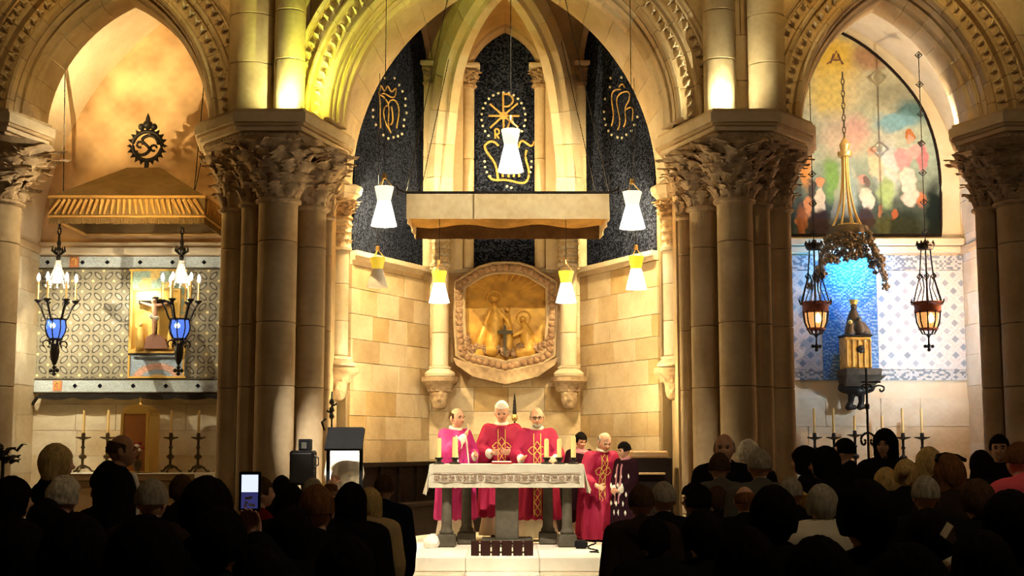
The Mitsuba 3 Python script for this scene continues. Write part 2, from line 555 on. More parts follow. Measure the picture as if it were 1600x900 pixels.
def pier(label, shafts, plan, core, wall_shafts, seed):
    o = thing('pier', label, 'pier', None)
    x0, x1, y0, y1 = core
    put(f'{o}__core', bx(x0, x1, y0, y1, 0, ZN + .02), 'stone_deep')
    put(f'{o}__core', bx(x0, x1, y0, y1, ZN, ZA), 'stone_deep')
    cuts = [0.9, at(0, 604, 16.7)[2], at(0, 505, 16.7)[2], at(0, 380, 16.7)[2]]
    for i, (l, r, Y, spread, grow) in enumerate(shafts):
        cx, cy, rr = px_shaft(l, r, Y)
        drums(o, cx, cy, rr, .36, ZN - .06, cuts)
        put(f'{o}__base', lathe([(0, 0.0), (rr + .14, 0.0), (rr + .14, .16), (rr + .09, .19), (rr + .10, .24), (rr + .04, .30), (rr + .05, .33), (rr, .36), (0, .36)], 20, (cx, cy, 0)), 'stone_column', 40)
        n = (10, 10, 9) if rr > .2 else (8, 8, 7) if rr > .12 else (6, 6, 6)
        capital(o, cx, cy, ZN, ZA - .09, rr, rr + grow, n, -90, spread, seed * 10 + i)
    abacus(o, plan)
    for l, r, Y in wall_shafts:
        cx, cy, rr = px_shaft(l, r, Y, 90)
        drums(o, cx, cy, rr, ZT, 11.0, [at(0, 99, 16.8)[2], at(0, 23, 16.8)[2], at(0, -60, 16.8)[2]], ('stone_honey',), 28, 'wall_shaft_drum')
    return o


def X(px, Y, py=250):
    return at(px, py, Y)[0]


pier('tall clustered stone pier between the left chapel and the altar', [(344, 376, 17.3, 250, .22), (375, 405, 16.92, 230, .20), (402, 463, 16.65, 250, .36), (463, 508, 17.2, 250, .30), (502, 518, 17.85, 230, .2)],
     [(X(303, 17.0), 17.0), (X(362, 16.25), 16.25), (X(476, 16.25), 16.25), (X(554, 17.8), 17.8), (X(548, 18.2), 18.2), (X(470, 18.2), 18.2), (X(470, 17.93), 17.93), (X(312, 17.93), 17.93)],
     (X(362, 17.3), X(496, 17.3), 17.25, 18.2), [(358, 431, 17.0), (429, 477, 16.75)], 1)
pier('tall clustered stone pier between the altar and the right chapel', [(1061, 1080, 17.85, 230, .2), (1079, 1122, 17.2, 250, .30), (1122, 1178, 16.65, 250, .36), (1176, 1205, 16.92, 230, .20), (1203, 1238, 17.3, 250, .22)],
     [(X(1276, 17.0), 17.0), (X(1276, 17.93), 17.93), (X(1110, 17.93), 17.93), (X(1110, 18.2), 18.2), (X(1030, 18.2), 18.2), (X(1023, 17.8), 17.8), (X(1112, 16.25), 16.25), (X(1222, 16.25), 16.25)],
     (X(1094, 17.3), X(1222, 17.3), 17.25, 18.2), [(1099, 1150, 16.75), (1168, 1226, 16.95)], 2)
pier('half-seen stone pier at the far left edge', [(-62, 26, 16.8, 260, .42), (-20, 24, 17.4, 260, .3)],
     [(X(85, 17.2), 17.2), (X(80, 17.93), 17.93), (X(-180, 17.93), 17.93), (X(-180, 16.25), 16.25), (X(12, 16.25), 16.25)],
     (X(-160, 17.3), X(10, 17.4), 17.4, 17.93), [], 3)
pier('half-seen stone pier at the far right edge', [(1529, 1566, 17.25, 250, .28), (1564, 1640, 16.8, 260, .4)],
     [(X(1484, 17.2), 17.2), (X(1570, 16.25), 16.25), (X(1780, 16.25), 16.25), (X(1780, 17.93), 17.93), (X(1490, 17.93), 17.93)],
     (X(1548, 17.3), X(1760, 17.4), 17.4, 17.93), [], 4)

# ---------------------------------------------------------------- the arcade wall and its three arches
A1 = px_arch(787, 186, 268.5, 270, YF, 90)
AL = px_arch(173, 190, 155, 260, YF, 90)
AR = px_arch(1399, 195, 148, 260, YF, 90)
A2 = px_arch(788, 290, 235, 350, 18.6, 120)
wall = sbox(-10, ZT, 10, 11.0)
for a in (A1, AL, AR):
    wall = wall.difference(a.poly(.5, ZT - 1))
wf = struct('wall_front')
put(wf + '__backing', extr(wall, YF + .03, 17.95), 'mortar')
wall = wall.union(sbox(-10, 0, X(-175, 17), ZT)).union(sbox(X(1775, 17), 0, 10, ZT))
put(wf + '__backing', extr(sbox(-10, 0, X(-175, 17), ZT), YF + .03, 17.95), 'mortar')
put(wf + '__backing', extr(sbox(X(1775, 17), 0, 10, ZT), YF + .03, 17.95), 'mortar')
for nm_, sg_ in (('left', -1), ('right', 1)):
    put(struct(f'wall_{nm_}'), bx(sg_ * 10, sg_ * 10.3, -3, YF, 0, 11), 'stone_tan')
put(struct('ceiling'), bx(-10.3, 10.3, -3, 17.95, 11.0, 11.3), 'stone_tan')
ashlar(wf + '__block', wall, lambda u, d, v: (u, YF + .03 - d, v), .55, .8, 11, .03, .01, minarea=.01)

BANDS = [(0, 17.3), (0, 16.98), (.02, 16.93), (.05, 16.91), (.08, 16.93), (.10, 17.04), (.27, 17.04), (.285, 16.93), (.315, 16.91), (.345, 16.93), (.36, 17.04), (.52, 17.04), (.535, 16.92), (.57, 16.89), (.60, 16.92), (.61, 17.3)]
INNER = [(.02, 17.95), (.02, 17.06), (-.02, 17.04), (-.05, 17.07), (-.06, 17.13), (-.045, 17.2), (-.08, 17.22), (-.12, 17.19), (-.16, 17.22), (-.17, 17.29), (-.15, 17.36), (-.19, 17.40), (-.235, 17.42), (-.26, 17.48), (-.26, 17.95)]


def leaf_orn():
    """A small carved leaf that curls out of the arch's hollow moulding."""
    pts = [((-.045, 0, 0), .016), ((0, .045, .01), .03), ((.05, .06, -.01), .018), ((.03, .01, .055), .02)]
    h = m3.Manifold.batch_hull([m3.Manifold.sphere(r, 6).translate(p) for p, r in pts[:3]]) + m3.Manifold.batch_hull([m3.Manifold.sphere(pts[1][1] * .8, 6).translate(pts[1][0]), m3.Manifold.sphere(pts[3][1], 6).translate(pts[3][0])])
    m = h.to_mesh()
    return trimesh.Trimesh(m.vert_properties[:, :3], m.tri_verts)


ORN = mikit.ply(leaf_orn(), 'stone_pale', 40)


def front_arch(label, arch, tmax, n_orn, clip):
    o = thing('arch', label, 'arch')
    voussoirs(o + '__moulded_stone', arch, BANDS, 9, ['stone_honey', 'stone_tan', 'stone_ochre'], .006, sub=3, smooth=30, rng=np.random.default_rng(3))
    voussoirs(o + '__inner_moulding', arch, [(d * .5, y if y < 17.9 or arch is not A1 else 17.6) for d, y in INNER], 7, ['stone_pale', 'stone_honey'], .005, sub=4, smooth=30, rng=np.random.default_rng(4))
    for d in (.185, .44):
        L = arch.length(d)
        for side in (-1, 1):
            for i in range(n_orn):
                t = (i + .5) * .135 / L
                if t > tmax:
                    break
                x, z = arch.pt(side, d, t)
                if clip(x):
                    continue
                ph = t * math.acos(arch.c / (arch.R + d))
                er = np.array([side * math.cos(ph), 0, math.sin(ph)])
                et = np.array([-side * math.sin(ph), 0, math.cos(ph)])
                a = .6
                ex, ez = er * math.cos(a) + et * math.sin(a), -er * math.sin(a) + et * math.cos(a)
                ey = np.array([0, -1.0, 0])
                if np.linalg.det(np.stack([ex, ey, ez])) < 0:
                    ez = -ez
                again(o + '__leaf_ornament', ORN, basis((x, 17.035, z), ex * .82, ey, ez * .82))
    return o


xl, xr = X(358, 17, 90), X(1226, 17, 90)
front_arch('broad central stone arch with two bands of carved leaves above the altar', A1, .8, 40, lambda x: x < X(470, 17, 90) or x > X(1108, 17, 90))
front_arch('pointed stone arch with carved leaf bands over the left chapel', AL, .9, 40, lambda x: x > xl or x < X(-30, 17))
front_arch('pointed stone arch with carved leaf bands over the right chapel', AR, .9, 40, lambda x: x < xr or x > X(1640, 17))

o = thing('arch', 'plain pale inner arch with a broad soffit at the mouth of the apse', 'arch')
voussoirs(o + '__voussoir', A2, [(.55, 17.62), (.17, 17.60), (.12, 17.64), (.10, 17.72), (0, 18.58), (.03, 18.68), (.55, 18.70)], 9, ['stone_cream', 'stone_pale'], .005, sub=4, smooth=25)
# fills between the front mouldings and the inner arch
wing = sbox(X(440, 18.4), PZ, A2.xc - A2.a - .22, A2.zs).union(sbox(A2.xc + A2.a + .22, PZ, X(1140, 18.4), A2.zs))
put(wf + '__backing', extr(wing, 18.22, 18.95), 'stone_tan')

# ---------------------------------------------------------------- apse: walls, columns, vault
W0L, W1L = np.array([AX - 2.17, 18.95]), np.array([AX - 1.18, 20.98])
W0R, W1R = np.array([AX + 2.17, 18.95]), np.array([AX + 1.18, 20.98])
YB = 21.0


def wall_frame(P, Q):
    d = (Q - P) / np.linalg.norm(Q - P)
    n = np.array([-d[1], d[0]])
    if n @ (np.array([AX, 19.0]) - P) < 0:
        n = -n
    return np.linalg.norm(Q - P), lambda u, dep, v: (P[0] + d[0] * u + n[0] * dep, P[1] + d[1] * u + n[1] * dep, v), d, n


def slab(to3, u0, u1, v0, v1, d0, d1):
    return fix(trimesh.convex.convex_hull(np.array([to3(u, d, v) for u in (u0, u1) for d in (d0, d1) for v in (v0, v1)])))


MOS = dict(p=None)


def mosaic_dark(p, n, uv):
    a, b, r = voronoi(p.x * 40 + p.y * 75, p.z * 50)
    return mix((.004, .005, .009), (.048, .060, .105), dr.clip(r * r * 1.1, 0, 1))


lam('mosaic_night', mosaic_dark)
forms = {}
for nm, P, Q in (('wall_apse_left', W1L, W0L), ('wall_apse_right', W1R, W0R), ('wall_apse_back', np.array([AX - 1.18, YB]), np.array([AX + 1.18, YB]))):
    L, to3, d, n = wall_frame(P, Q)
    s = struct(nm)
    put(s + '__backing', slab(to3, -.05, L + .05, 0, 10, -.3, -.035), 'mortar')
    ashlar(s + '__block', sbox(0, PZ, L, ZC), lambda u, dp, v: to3(u, -.035 + dp, v), .36, .62, 21 + len(nm), .035, .007, wts=(.45, .3, .12, .13))
    put(s + '__string_course', slab(to3, 0, L, ZC, ZC + .06, -.03, .05), 'stone_pale')
    put(s + '__string_course', slab(to3, 0, L, ZC + .06, ZC + .13, -.03, .09), 'stone_cream')
    lo = at(655, 112, 20.8)[2]
    fa = Arch(L / 2, lo - .1, L / 2 - .04, (L / 2) * (1.32 if L < 2.3 else 1.36))
    if nm == 'wall_apse_back':
        fa = Arch(L / 2, at(0, 128, 20.9)[2], .66, .98)
        put(s + '__upper_stone', fix(trimesh.Trimesh(*(lambda m: (np.array([to3(a, -.03 + b, c) for a, b, c in np.array(m.vertices)[:, [0, 1, 2]] * np.array([1, -1, 1])]), m.faces))(extr(sbox(0, ZC + .13, L, 9.6).difference(fa.poly(0, ZC)), -.04, 0)), process=False)), 'stone_ochre')
    forms[nm] = (fa, to3, L)
    put(s + '__mosaic', trimesh.convex.convex_hull(np.array([to3(a, dd, b) for a, b in fa.poly(0, ZC + .13).exterior.coords for dd in (-.034, 0)])), 'mosaic_night')
    # wall rib that frames the panel
    path = [to3(*(lambda q: (q[0], .02, q[1]))(fa.pt(sd, 0, t))) for sd, ts in ((-1, np.linspace(0, 1, 9)), (1, np.linspace(.88, 0, 8))) for t in ts]
    nn = np.array([n[0], n[1], 0])
    put(s + '__wall_rib', sweep(path, [(-.09, -.02), (.09, -.02), (.09, .08), (.04, .15), (-.04, .15), (-.09, .08)], up=nn), 'stone_tan', 30)

# ribs of the apse vault: measured off the picture, each a row of stones
KEY = at(789, -34, 18.8)
from scipy.interpolate import CubicSpline


def spline(pts, n):
    pts = np.array(pts)
    s = np.r_[0, np.cumsum(np.linalg.norm(np.diff(pts, axis=0), axis=1))]
    return CubicSpline(s, pts)(np.linspace(0, s[-1], n))


ribL = spline([at(691, 330, 20.6), at(692, 230, 20.5), at(699, 160, 20.36), at(709, 100, 20.15), at(729, 45, 19.75), at(752, 3, 19.35), at(775, -24, 19.0), KEY], 41)
ribR = spline([at(886, 330, 20.6), at(884, 230, 20.5), at(876, 160, 20.36), at(865, 100, 20.15), at(846, 45, 19.75), at(823, 3, 19.35), at(802, -24, 19.0), KEY], 41)
cl = struct('ceiling_apse')
RIB = [(-.17, -.2), (-.17, .08), (-.09, .16), (-.07, .24), (.07, .24), (.09, .16), (.17, .08), (.17, -.2)]
for rib in (ribL, ribR):
    side = np.sign(rib[0][0] - AX)
    for i in range(0, 40, 5):
        seg = rib[i:i + 6].copy()
        tv = (seg[-1] - seg[0]) / np.linalg.norm(seg[-1] - seg[0])
        seg[0] += tv * .004
        seg[-1] -= tv * .004
        up = np.array([AX, 18.9, rib[0][2]]) - seg.mean(0)
        up[2] *= .6
        put(cl + '__rib_stone', sweep(seg, RIB, up=up), ['stone_cream', 'stone_pale'][i // 5 % 2])
put(cl + '__boss', ico(.26, 2, KEY + np.array([0, -.05, 0]), (1, 1, .6)), 'stone_carved', True)


def web(form, half, rib, mat, nv):
    fa, to3, L = forms[form]
    A = []
    for t in np.linspace(0, 1, 21):
        q = fa.pt(half, 0, t)
        A.append(to3(q[0], 0.0, q[1]))
    B = rib[np.linspace(8, 40, 21).astype(int)]
    m = sheet(A, B, .08, nv)
    put(cl + '__web', m, mat, 40)


web('wall_apse_left', -1, ribL, 'stone_tan', (-.3, .3, 1))
web('wall_apse_right', -1, ribR, 'stone_tan', (.3, .3, 1))
web('wall_apse_back', -1, ribL, 'stone_ochre', (0, .4, 1))
web('wall_apse_back', 1, ribR, 'stone_ochre', (0, .4, 1))
for sd, nm in ((-1, 'wall_apse_left'), (1, 'wall_apse_right')):
    fa, to3, L = forms[nm]
    A = [to3(fa.pt(1, 0, t)[0], 0, fa.pt(1, 0, t)[1]) for t in np.linspace(0, 1, 21)]
    B = [(A2.pt(sd, .1, .25 + .75 * t)[0], 18.66, A2.pt(sd, .1, .25 + .75 * t)[1]) for t in np.linspace(0, 1, 21)]
    B[-1] = tuple(KEY)
    put(cl + '__web', sheet(A, B, .08, (sd * .3, 0, 1)), 'stone_tan', 40)

# half columns that carry the ribs, on carved corbels
DIAPER = stone_fn((.70, .62, .48), (.45, .36, .24), 2.0)


def carved_head(key, c, r):
    """A corbel end carved as a small bearded head among leaves."""
    m = ico(r, 3)
    v = np.array(m.vertices) / r
    f = -v[:, 1]
    k = 1 + .28 * np.exp(-((v[:, 0]) ** 2 + (v[:, 2] + .05) ** 2) / .03) * (f > 0) - .16 * np.exp(-((np.abs(v[:, 0]) - .36) ** 2 + (v[:, 2] - .15) ** 2) / .03) * (f > 0)
    k += .10 * np.exp(-((v[:, 2] - .38) ** 2) / .02) * (f > 0) - .12 * np.exp(-((v[:, 0]) ** 2 / .06 + (v[:, 2] + .42) ** 2 / .006)) * (f > 0) + .14 * np.exp(-((v[:, 2] + .8) ** 2) / .05)
    k += .10 * (meshkit.noise(v * 5 + 3) - .5)
    m.vertices = v * k[:, None] * r * np.array([1, 1, 1.25]) + np.array(c)
    put(key, m, 'stone_carved', True)


def colonnette(label, cx, cy, r, ztop, zdeco, zneck, zbase, zend, face=-90, flank=()):
    """ztop abacus top, zneck..zdeco ornamented band, zbase bottom of the shaft, zend tip of the corbel."""
    o = thing('wall_column', label, 'column')
    put(o + '__abacus', lathe([(0, ztop - .2), (r * 1.55, ztop - .2), (r * 2.0, ztop - .13), (r * 2.2, ztop - .12), (r * 2.35, ztop - .03), (r * 2.2, ztop), (0, ztop)], 10, (cx, cy, 0)), 'stone_cream')
    capital(o, cx, cy, zdeco + .05, ztop - .19, r * 1.02, r * 1.75, (8, 8, 7), face, 260, 5)
    put(o + '__carved_band', lathe([(0, zneck), (r * 1.25, zneck), (r * 1.3, zneck + .04), (r * 1.12, zneck + .07), (r * 1.1, zdeco), (0, zdeco)], 20, (cx, cy, 0)), 'stone_cream', 30)
    fl = leaf_src(.10, .07, .03, 'stone_tan')
    nb = 9
    for row in range(max(1, int((zdeco - zneck - .08) / .11))):
        for i in range(nb):
            a = 2 * math.pi * (i + .5 * (row % 2)) / nb
            if abs((math.degrees(a) - face + 180) % 360 - 180) < 120:
                again(o + '__carved_band__leaf', fl, TR(cx + r * 1.09 * math.cos(a), cy + r * 1.09 * math.sin(a), zneck + .08 + row * .11, a))
    drums(o, cx, cy, r, zbase, zneck, [zbase + (zneck - zbase) * k for k in (.33, .68)], ('stone_cream', 'stone_pale'), 24)
    h = zbase - zend
    put(o + '__base', lathe([(0, zbase - .16), (r * 1.75, zbase - .16), (r * 1.85, zbase - .12), (r * 1.6, zbase - .08), (r * 1.25, zbase - .05), (r * 1.4, zbase - .02), (r * 1.05, zbase), (0, zbase)], 24, (cx, cy, 0)), 'stone_cream', 40)
    zc0 = zbase - .17
    cb = put(o + '__corbel', lathe([(0, zend), (r * .5, zend + .02), (r * .8, zend + .18 * h), (r * 1.0, zend + .36 * h), (r * 1.9, zc0 - .16 * h), (r * 2.25, zc0 - .1 * h), (r * 2.25, zc0), (0, zc0)], 16, (cx, cy, 0)), 'stone_carved', 35)
    lf = leaf_src(.16, .15, .07)
    for i in range(11):
        a = 2 * math.pi * i / 11
        if abs((math.degrees(a) - face + 180) % 360 - 180) < 120:
            again(cb + '__leaf', lf, TR(cx + r * 1.35 * math.cos(a), cy + r * 1.35 * math.sin(a), zc0 - .33 * h, a))
    carved_head(cb + '__carved_head', (cx + .25 * r * math.cos(math.radians(face)), cy + .6 * r * math.sin(math.radians(face)), zend + .25 * h), r * 1.0)
    for fx, fy, fr in flank:
        drums(o, fx, fy, fr, ZC + .13, at(0, 128, 20.8)[2], [5.2, 6.3], ('stone_pale',), 16, 'side_shaft')
        zz = at(0, 128, 20.8)[2]
        capital(o, fx, fy, zz, zz + .24, fr, fr * 1.7, (6, 6, 5), -90, 250, 9, 'side_capital')
        put(o + '__side_abacus', bvbox(fx - fr * 2, fx + fr * 2, fy - fr * 2, fy + fr * 1.5, zz + .24, zz + .32, .02), 'stone_cream')
    return o


for sd, l, r, lab in ((-1, 515, 545, 'half column on a carved corbel beside the left pier'), (1, 1036, 1063, 'half column on a carved corbel beside the right pier')):
    cx, cy, rr = px_shaft(l, r, 18.75)
    colonnette(lab, cx, cy, rr, A2.zs + .01, at(0, 343, 18.75)[2], at(0, 392, 18.75)[2], at(0, 556, 18.7)[2], at(0, 624, 18.7)[2])
for sd, px, lab in ((-1, 688, 'slim wall column left of the gilded relief'), (1, 888, 'slim wall column right of the gilded relief')):
    cx, cy, rr = px_shaft(px - 13, px + 13, 20.62)
    colonnette(lab, cx, cy, rr, at(0, 322, 20.6)[2], at(0, 366, 20.6)[2], at(0, 417, 20.6)[2], at(0, 572, 20.6)[2], at(0, 640, 20.6)[2], -90,
               [(X(px + sd * 21, 20.85), 20.85, .10), (X(px - sd * 44, 20.95), 20.95, .09)])
    # the pier strip behind it, above the string course
    put(cl + '__pier_strip', bx(X(px - 36, 21), X(px + 36, 21), 20.8, 21.2, ZC + .1, at(0, 110, 20.6)[2]), 'stone_pale')
    put(cl + '__pier_strip', bx(X(px - 15, 20.6), X(px + 15, 20.6), 20.55, 20.85, at(0, 322, 20.6)[2], at(0, 228, 20.6)[2]), 'stone_pale')

# ---------------------------------------------------------------- the two chapels
CL, CR = at(277, 300, 20)[0], at(1313, 300, 20)[0]
VL = px_arch(277, 390, 213, 455, 20.0, 200)
VR = px_arch(1313, 300, 187, 290, 20.0, 170)


def mosaic_rings(p, n, uv):
    s = 0.222
    u, v = (p.x + p.z) * .7071 / s, (p.x - p.z) * .7071 / s
    fu, fv = u - dr.floor(u) - .5, v - dr.floor(v) - .5           # star at the cell's centre
    out = mi.Color3f(.31, .285, .215) * (0.85 + 0.3 * noise(p.x * 70, 0, p.z * 70))
    star = smoothstep(.12, .06, dr.sqrt(fu * fu + fv * fv))
    for a, b in ((fu, fv), (fv, fu)):
        e = dr.abs(a) - .5                                          # edges of the cell
        r = dr.sqrt(dr.square(e / .17) + dr.square(b / .36))
        out = mix(out, mi.Color3f(.34, .33, .28), smoothstep(1.0, .9, r))
        ring = smoothstep(.62, .74, r) * smoothstep(1.04, .94, r)
        out = mix(out, mi.Color3f(.10, .09, .075), ring)
        out = mix(out, mi.Color3f(.37, .355, .30), smoothstep(.6, .4, r))
    return mix(out, mi.Color3f(.85, .75, .45), star)


def mosaic_white(p, n, uv):
    s = .17
    u, v = (p.x + p.z) * .7071 / s, (p.x - p.z) * .7071 / s
    fu, fv = dr.abs(u - dr.floor(u) - .5), dr.abs(v - dr.floor(v) - .5)
    g = noise(p.x * 80, 0, p.z * 80)
    out = mi.Color3f(.66, .67, .69) * (.82 + .3 * g)
    big = cell_rand(dr.floor(u), dr.floor(v))
    d = dr.maximum(fu, fv)
    out = mix(out, mi.Color3f(.20, .28, .38), smoothstep(.24 + .06 * big, .17, d) * (.5 + .4 * big))
    line = smoothstep(.455, .485, d)
    return mix(out, mi.Color3f(.55, .47, .45), line * .6 * smoothstep(.3, .6, noise(p.x * 40, 3, p.z * 40)))


def frieze_blue(p, n, uv):
    f = p.x / .42 - dr.floor(p.x / .42) - .5
    out = mi.Color3f(.52, .60, .66) * (.8 + .4 * noise(p.x * 60, 0, p.z * 60))
    return mix(out, mi.Color3f(.10, .14, .25), smoothstep(.08, .05, dr.abs(f)) * .0)


def frieze_grey(p, n, uv):
    k = smoothstep(.45, .6, noise(p.x * 30, 0, p.z * 30))
    return mix((.55, .58, .60), (.22, .27, .33), k)


def mosaic_blue(p, n, uv):
    g = cell_rand(dr.floor(p.x * 38), 0, dr.floor(p.z * 38))
    return mix((.05, .16, .42), (.34, .48, .66), g * g)


lam('mosaic_rings', mosaic_rings)
lam('mosaic_white', mosaic_white)
lam('mosaic_frieze', frieze_blue)
lam('mosaic_border', frieze_grey)
lam('mosaic_blue', mosaic_blue)

for nm, xc, V, low in (('left', CL, VL, 1), ('right', CR, VR, -1)):
    x0, x1 = V.xc - V.a, V.xc + V.a
    w = struct(f'wall_back_{nm}')
    put(w + '__backing', extr(V.poly(.2, 0), 20.03, 20.4), 'plaster_orange' if nm == 'left' else 'plaster_cream')
    ashlar(w + '__block', sbox(x0, 0, x1, at(0, 622, 20)[2]), lambda u, d, v: (u, 20.03 - d, v), .40, .8, 31, .03, .006, mats=['stone_cream', 'stone_pale', 'stone_cream', 'stone_honey'])
    c = struct(f'ceiling_{nm}')
    ring = V.poly(.3, V.zs).difference(V.poly(0, V.zs - .1))
    put(c, extr(ring, 17.95, 20.35), 'plaster_cream', 25)
    for sd, xx in ((-1, x0), (1, x1)):
        s = struct(f'wall_{nm}_side')
        put(s + '__backing', bx(xx, xx + sd * .3, 18.0, 20.4, 0, V.zs), 'plaster_cream')
        to = (lambda u, d, v, xx=xx, sd=sd: (xx - sd * d, u, v))
        ashlar(s + '__block', sbox(18.2, 0, 20.03, V.zs), to, .45, .9, 41, .012, .006, mats=['stone_cream', 'stone_pale', 'stone_cream', 'stone_cream'])
        put(s + '__string_course', bvbox(xx - .07, xx + .07, 18.2, 20.03, at(0, 398, 20)[2], at(0, 386, 20)[2], .015), 'stone_tan')
    put(f'floor_{nm}', bx(x0 - .3, x1 + .3, 17.6, 20.03, 0.0, .30), 'marble_floor')
    tag(f'floor_{nm}', kind='structure')

w = 'wall_back_left'
zz = lambda y: at(0, y, 20)[2]
xL = VL.xc - VL.a + .01
xR = VL.xc + VL.a - .01
put(w + '__ledge', bvbox(xL, xR, 19.86, 20.03, zz(399), zz(388), .015), 'stone_cream')
put(w + '__ledge', bvbox(xL, xR, 19.92, 20.03, zz(388), zz(379), .012), 'stone_pale')
put(w + '__mosaic', bx(xL, xR, 20.0, 20.03, zz(592), zz(420)), 'mosaic_rings')
put(w + '__mosaic_frieze', bx(xL, xR, 19.99, 20.03, zz(419.5), zz(401)), 'mosaic_frieze')
put(w + '__mosaic_frieze', bx(xL, xR, 19.97, 20.03, zz(613), zz(593)), 'mosaic_frieze')
for y in (420, 592.5, 613.5):
    put(w + '__mosaic_border', bvbox(xL, xR, 19.955, 20.03, zz(y + 1.2), zz(y - 1.2), .005), 'altar_stone')
lam('mosaic_red', (.62, .26, .14))
dia = mikit.ply(extr(Polygon([(-.035, 0), (0, -.035), (.035, 0), (0, .035)]), -.008, 0), 'navy_coat')
for px in (63, 79, 118, 157, 209, 260, 310):
    if px not in (63, 79):
        again(w + '__mosaic_frieze__inlay', dia, TR(X(px, 20, 604), 19.97, zz(603)))
    again(w + '__mosaic_frieze__inlay', dia, TR(X(px + 4, 20, 604), 19.99, zz(410)))
for px, y in ((91, 603), (117, 410)):
    put(w + '__mosaic_frieze__panel', bx(X(px - 7, 20, y), X(px + 7, 20, y), 19.96, 19.985, zz(y + 8), zz(y - 8)), 'mosaic_red')
    put(w + '__mosaic_frieze__panel', tube([(X(px + dx, 20, y), 19.957, zz(y + dy)) for dx, dy in ((-3, 5), (-3, -4), (0, -6), (3, -4), (3, 5))], .014, 6), 'gold_flat')

w = 'wall_back_right'
xL, xR = VR.xc - VR.a + .01, VR.xc + VR.a - .02
put(w + '__ledge', bvbox(xL, xR, 19.84, 20.03, zz(385), zz(374), .015), 'stone_cream')
put(w + '__ledge', bvbox(xL, xR, 19.90, 20.03, zz(396), zz(386), .012), 'stone_cream')
put(w + '__mosaic', bx(xL, xR, 20.0, 20.03, zz(577), zz(423)), 'mosaic_white')
put(w + '__mosaic_border', bx(xL, xR, 19.995, 20.03, zz(422.5), zz(399)), 'mosaic_border')
put(w + '__mosaic_border', bx(xL, xR, 19.995, 20.03, zz(594), zz(577.5)), 'mosaic_border')
put(w + '__mosaic_panel', bx(X(1284, 20, 500), X(1371, 20, 500), 19.985, 20.03, zz(594), zz(400)), 'mosaic_blue')

# ---------------------------------------------------------------- sanctuary platform and the stalls
def floor_y(py, z):
    """Distance of the point of level z seen at this picture height."""
    lo, hi = 3.0, 40.0
    for _ in range(60):
        m = (lo + hi) / 2
        lo, hi = (lo, m) if at(800, py, m)[2] < z else (m, hi)
    return lo


EY = floor_y(871, PZ)
pf = thing('altar_platform', 'pale marble platform with steps under the altar', 'platform')
rng = np.random.default_rng(5)
for lv in range(3):
    z1, ex = PZ - lv * PZ / 3, lv * .38
    z0 = z1 - PZ / 3 + .004
    y0, x0, x1 = EY - ex, AX - 2.15, AX + 2.15
    rows = [(y0, y0 + .55), (y0 + .555, y0 + 1.05), (y0 + 1.055, y0 + 2.2), (y0 + 2.205, 18.9), (18.905, 20.9)] if lv == 0 else [(y0, y0 + .9)]
    apse = Polygon([(AX - 2.11, 16), (AX + 2.11, 16), (AX + 2.11, 18.95), (W1R[0] - .06, 20.93), (W1L[0] + .06, 20.93), (AX - 2.11, 18.95)])
    for a, b in rows:
        n = 5
        for i in range(n):
            xa, xb = x0 + (x1 - x0) * i / n + .002, x0 + (x1 - x0) * (i + 1) / n - .002
            m = bvbox(xa, xb, a, b, z0, z1, .008)
            if a > 16.5:
                q = sbox(xa, a, xb, b).intersection(apse)
                if q.is_empty:
                    continue
                m = extr_z(q, z0, z1)
            put(pf + '__slab', m, ['marble_floor', 'marble_floor', 'stone_cream'][rng.integers(3)] if lv else 'marble_floor')

st = thing('choir_stall', 'long dark wooden stall against the apse wall behind the altar', 'bench')
zs = at(0, 722, 20.0)[2]
for P, Q in ((W0L, W1L), (W1L + [0, 0], np.array([W1R[0], W1R[1]])), (W1R, W0R)):
    L, to3, d, n = wall_frame(P, Q)
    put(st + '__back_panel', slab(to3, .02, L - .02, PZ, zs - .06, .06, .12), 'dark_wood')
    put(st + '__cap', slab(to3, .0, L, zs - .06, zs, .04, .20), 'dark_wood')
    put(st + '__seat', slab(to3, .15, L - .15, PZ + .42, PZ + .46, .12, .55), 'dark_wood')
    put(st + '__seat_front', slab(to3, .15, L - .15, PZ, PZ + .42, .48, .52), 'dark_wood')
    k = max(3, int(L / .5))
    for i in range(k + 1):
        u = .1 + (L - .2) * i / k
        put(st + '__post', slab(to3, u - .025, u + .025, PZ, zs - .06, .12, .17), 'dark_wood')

# ---------------------------------------------------------------- the altar
al = thing('altar', 'grey stone altar table on short columns and a middle block', 'altar')
YA0, YA1 = 17.35, 18.15
xa, xb = X(676, YA0, 724), X(908, YA0, 724)
zt = at(0, 727, YA0)[2]
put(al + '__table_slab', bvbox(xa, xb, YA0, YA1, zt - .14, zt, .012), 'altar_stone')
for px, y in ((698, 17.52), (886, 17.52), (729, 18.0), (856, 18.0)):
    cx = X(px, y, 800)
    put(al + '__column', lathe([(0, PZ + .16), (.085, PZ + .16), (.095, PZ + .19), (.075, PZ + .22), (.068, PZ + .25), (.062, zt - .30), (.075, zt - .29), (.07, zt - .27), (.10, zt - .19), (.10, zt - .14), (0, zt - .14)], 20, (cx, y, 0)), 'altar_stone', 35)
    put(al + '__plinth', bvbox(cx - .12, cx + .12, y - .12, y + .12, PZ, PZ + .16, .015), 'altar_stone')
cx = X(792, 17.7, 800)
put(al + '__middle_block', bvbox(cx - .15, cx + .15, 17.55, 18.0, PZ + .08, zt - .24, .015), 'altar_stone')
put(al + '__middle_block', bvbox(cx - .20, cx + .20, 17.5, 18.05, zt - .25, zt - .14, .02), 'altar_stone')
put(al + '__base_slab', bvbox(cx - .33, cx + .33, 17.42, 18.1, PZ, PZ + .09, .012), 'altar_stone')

ct = thing('altar_cloth', 'white linen cloth with an embroidered border over the altar', 'altar cloth')


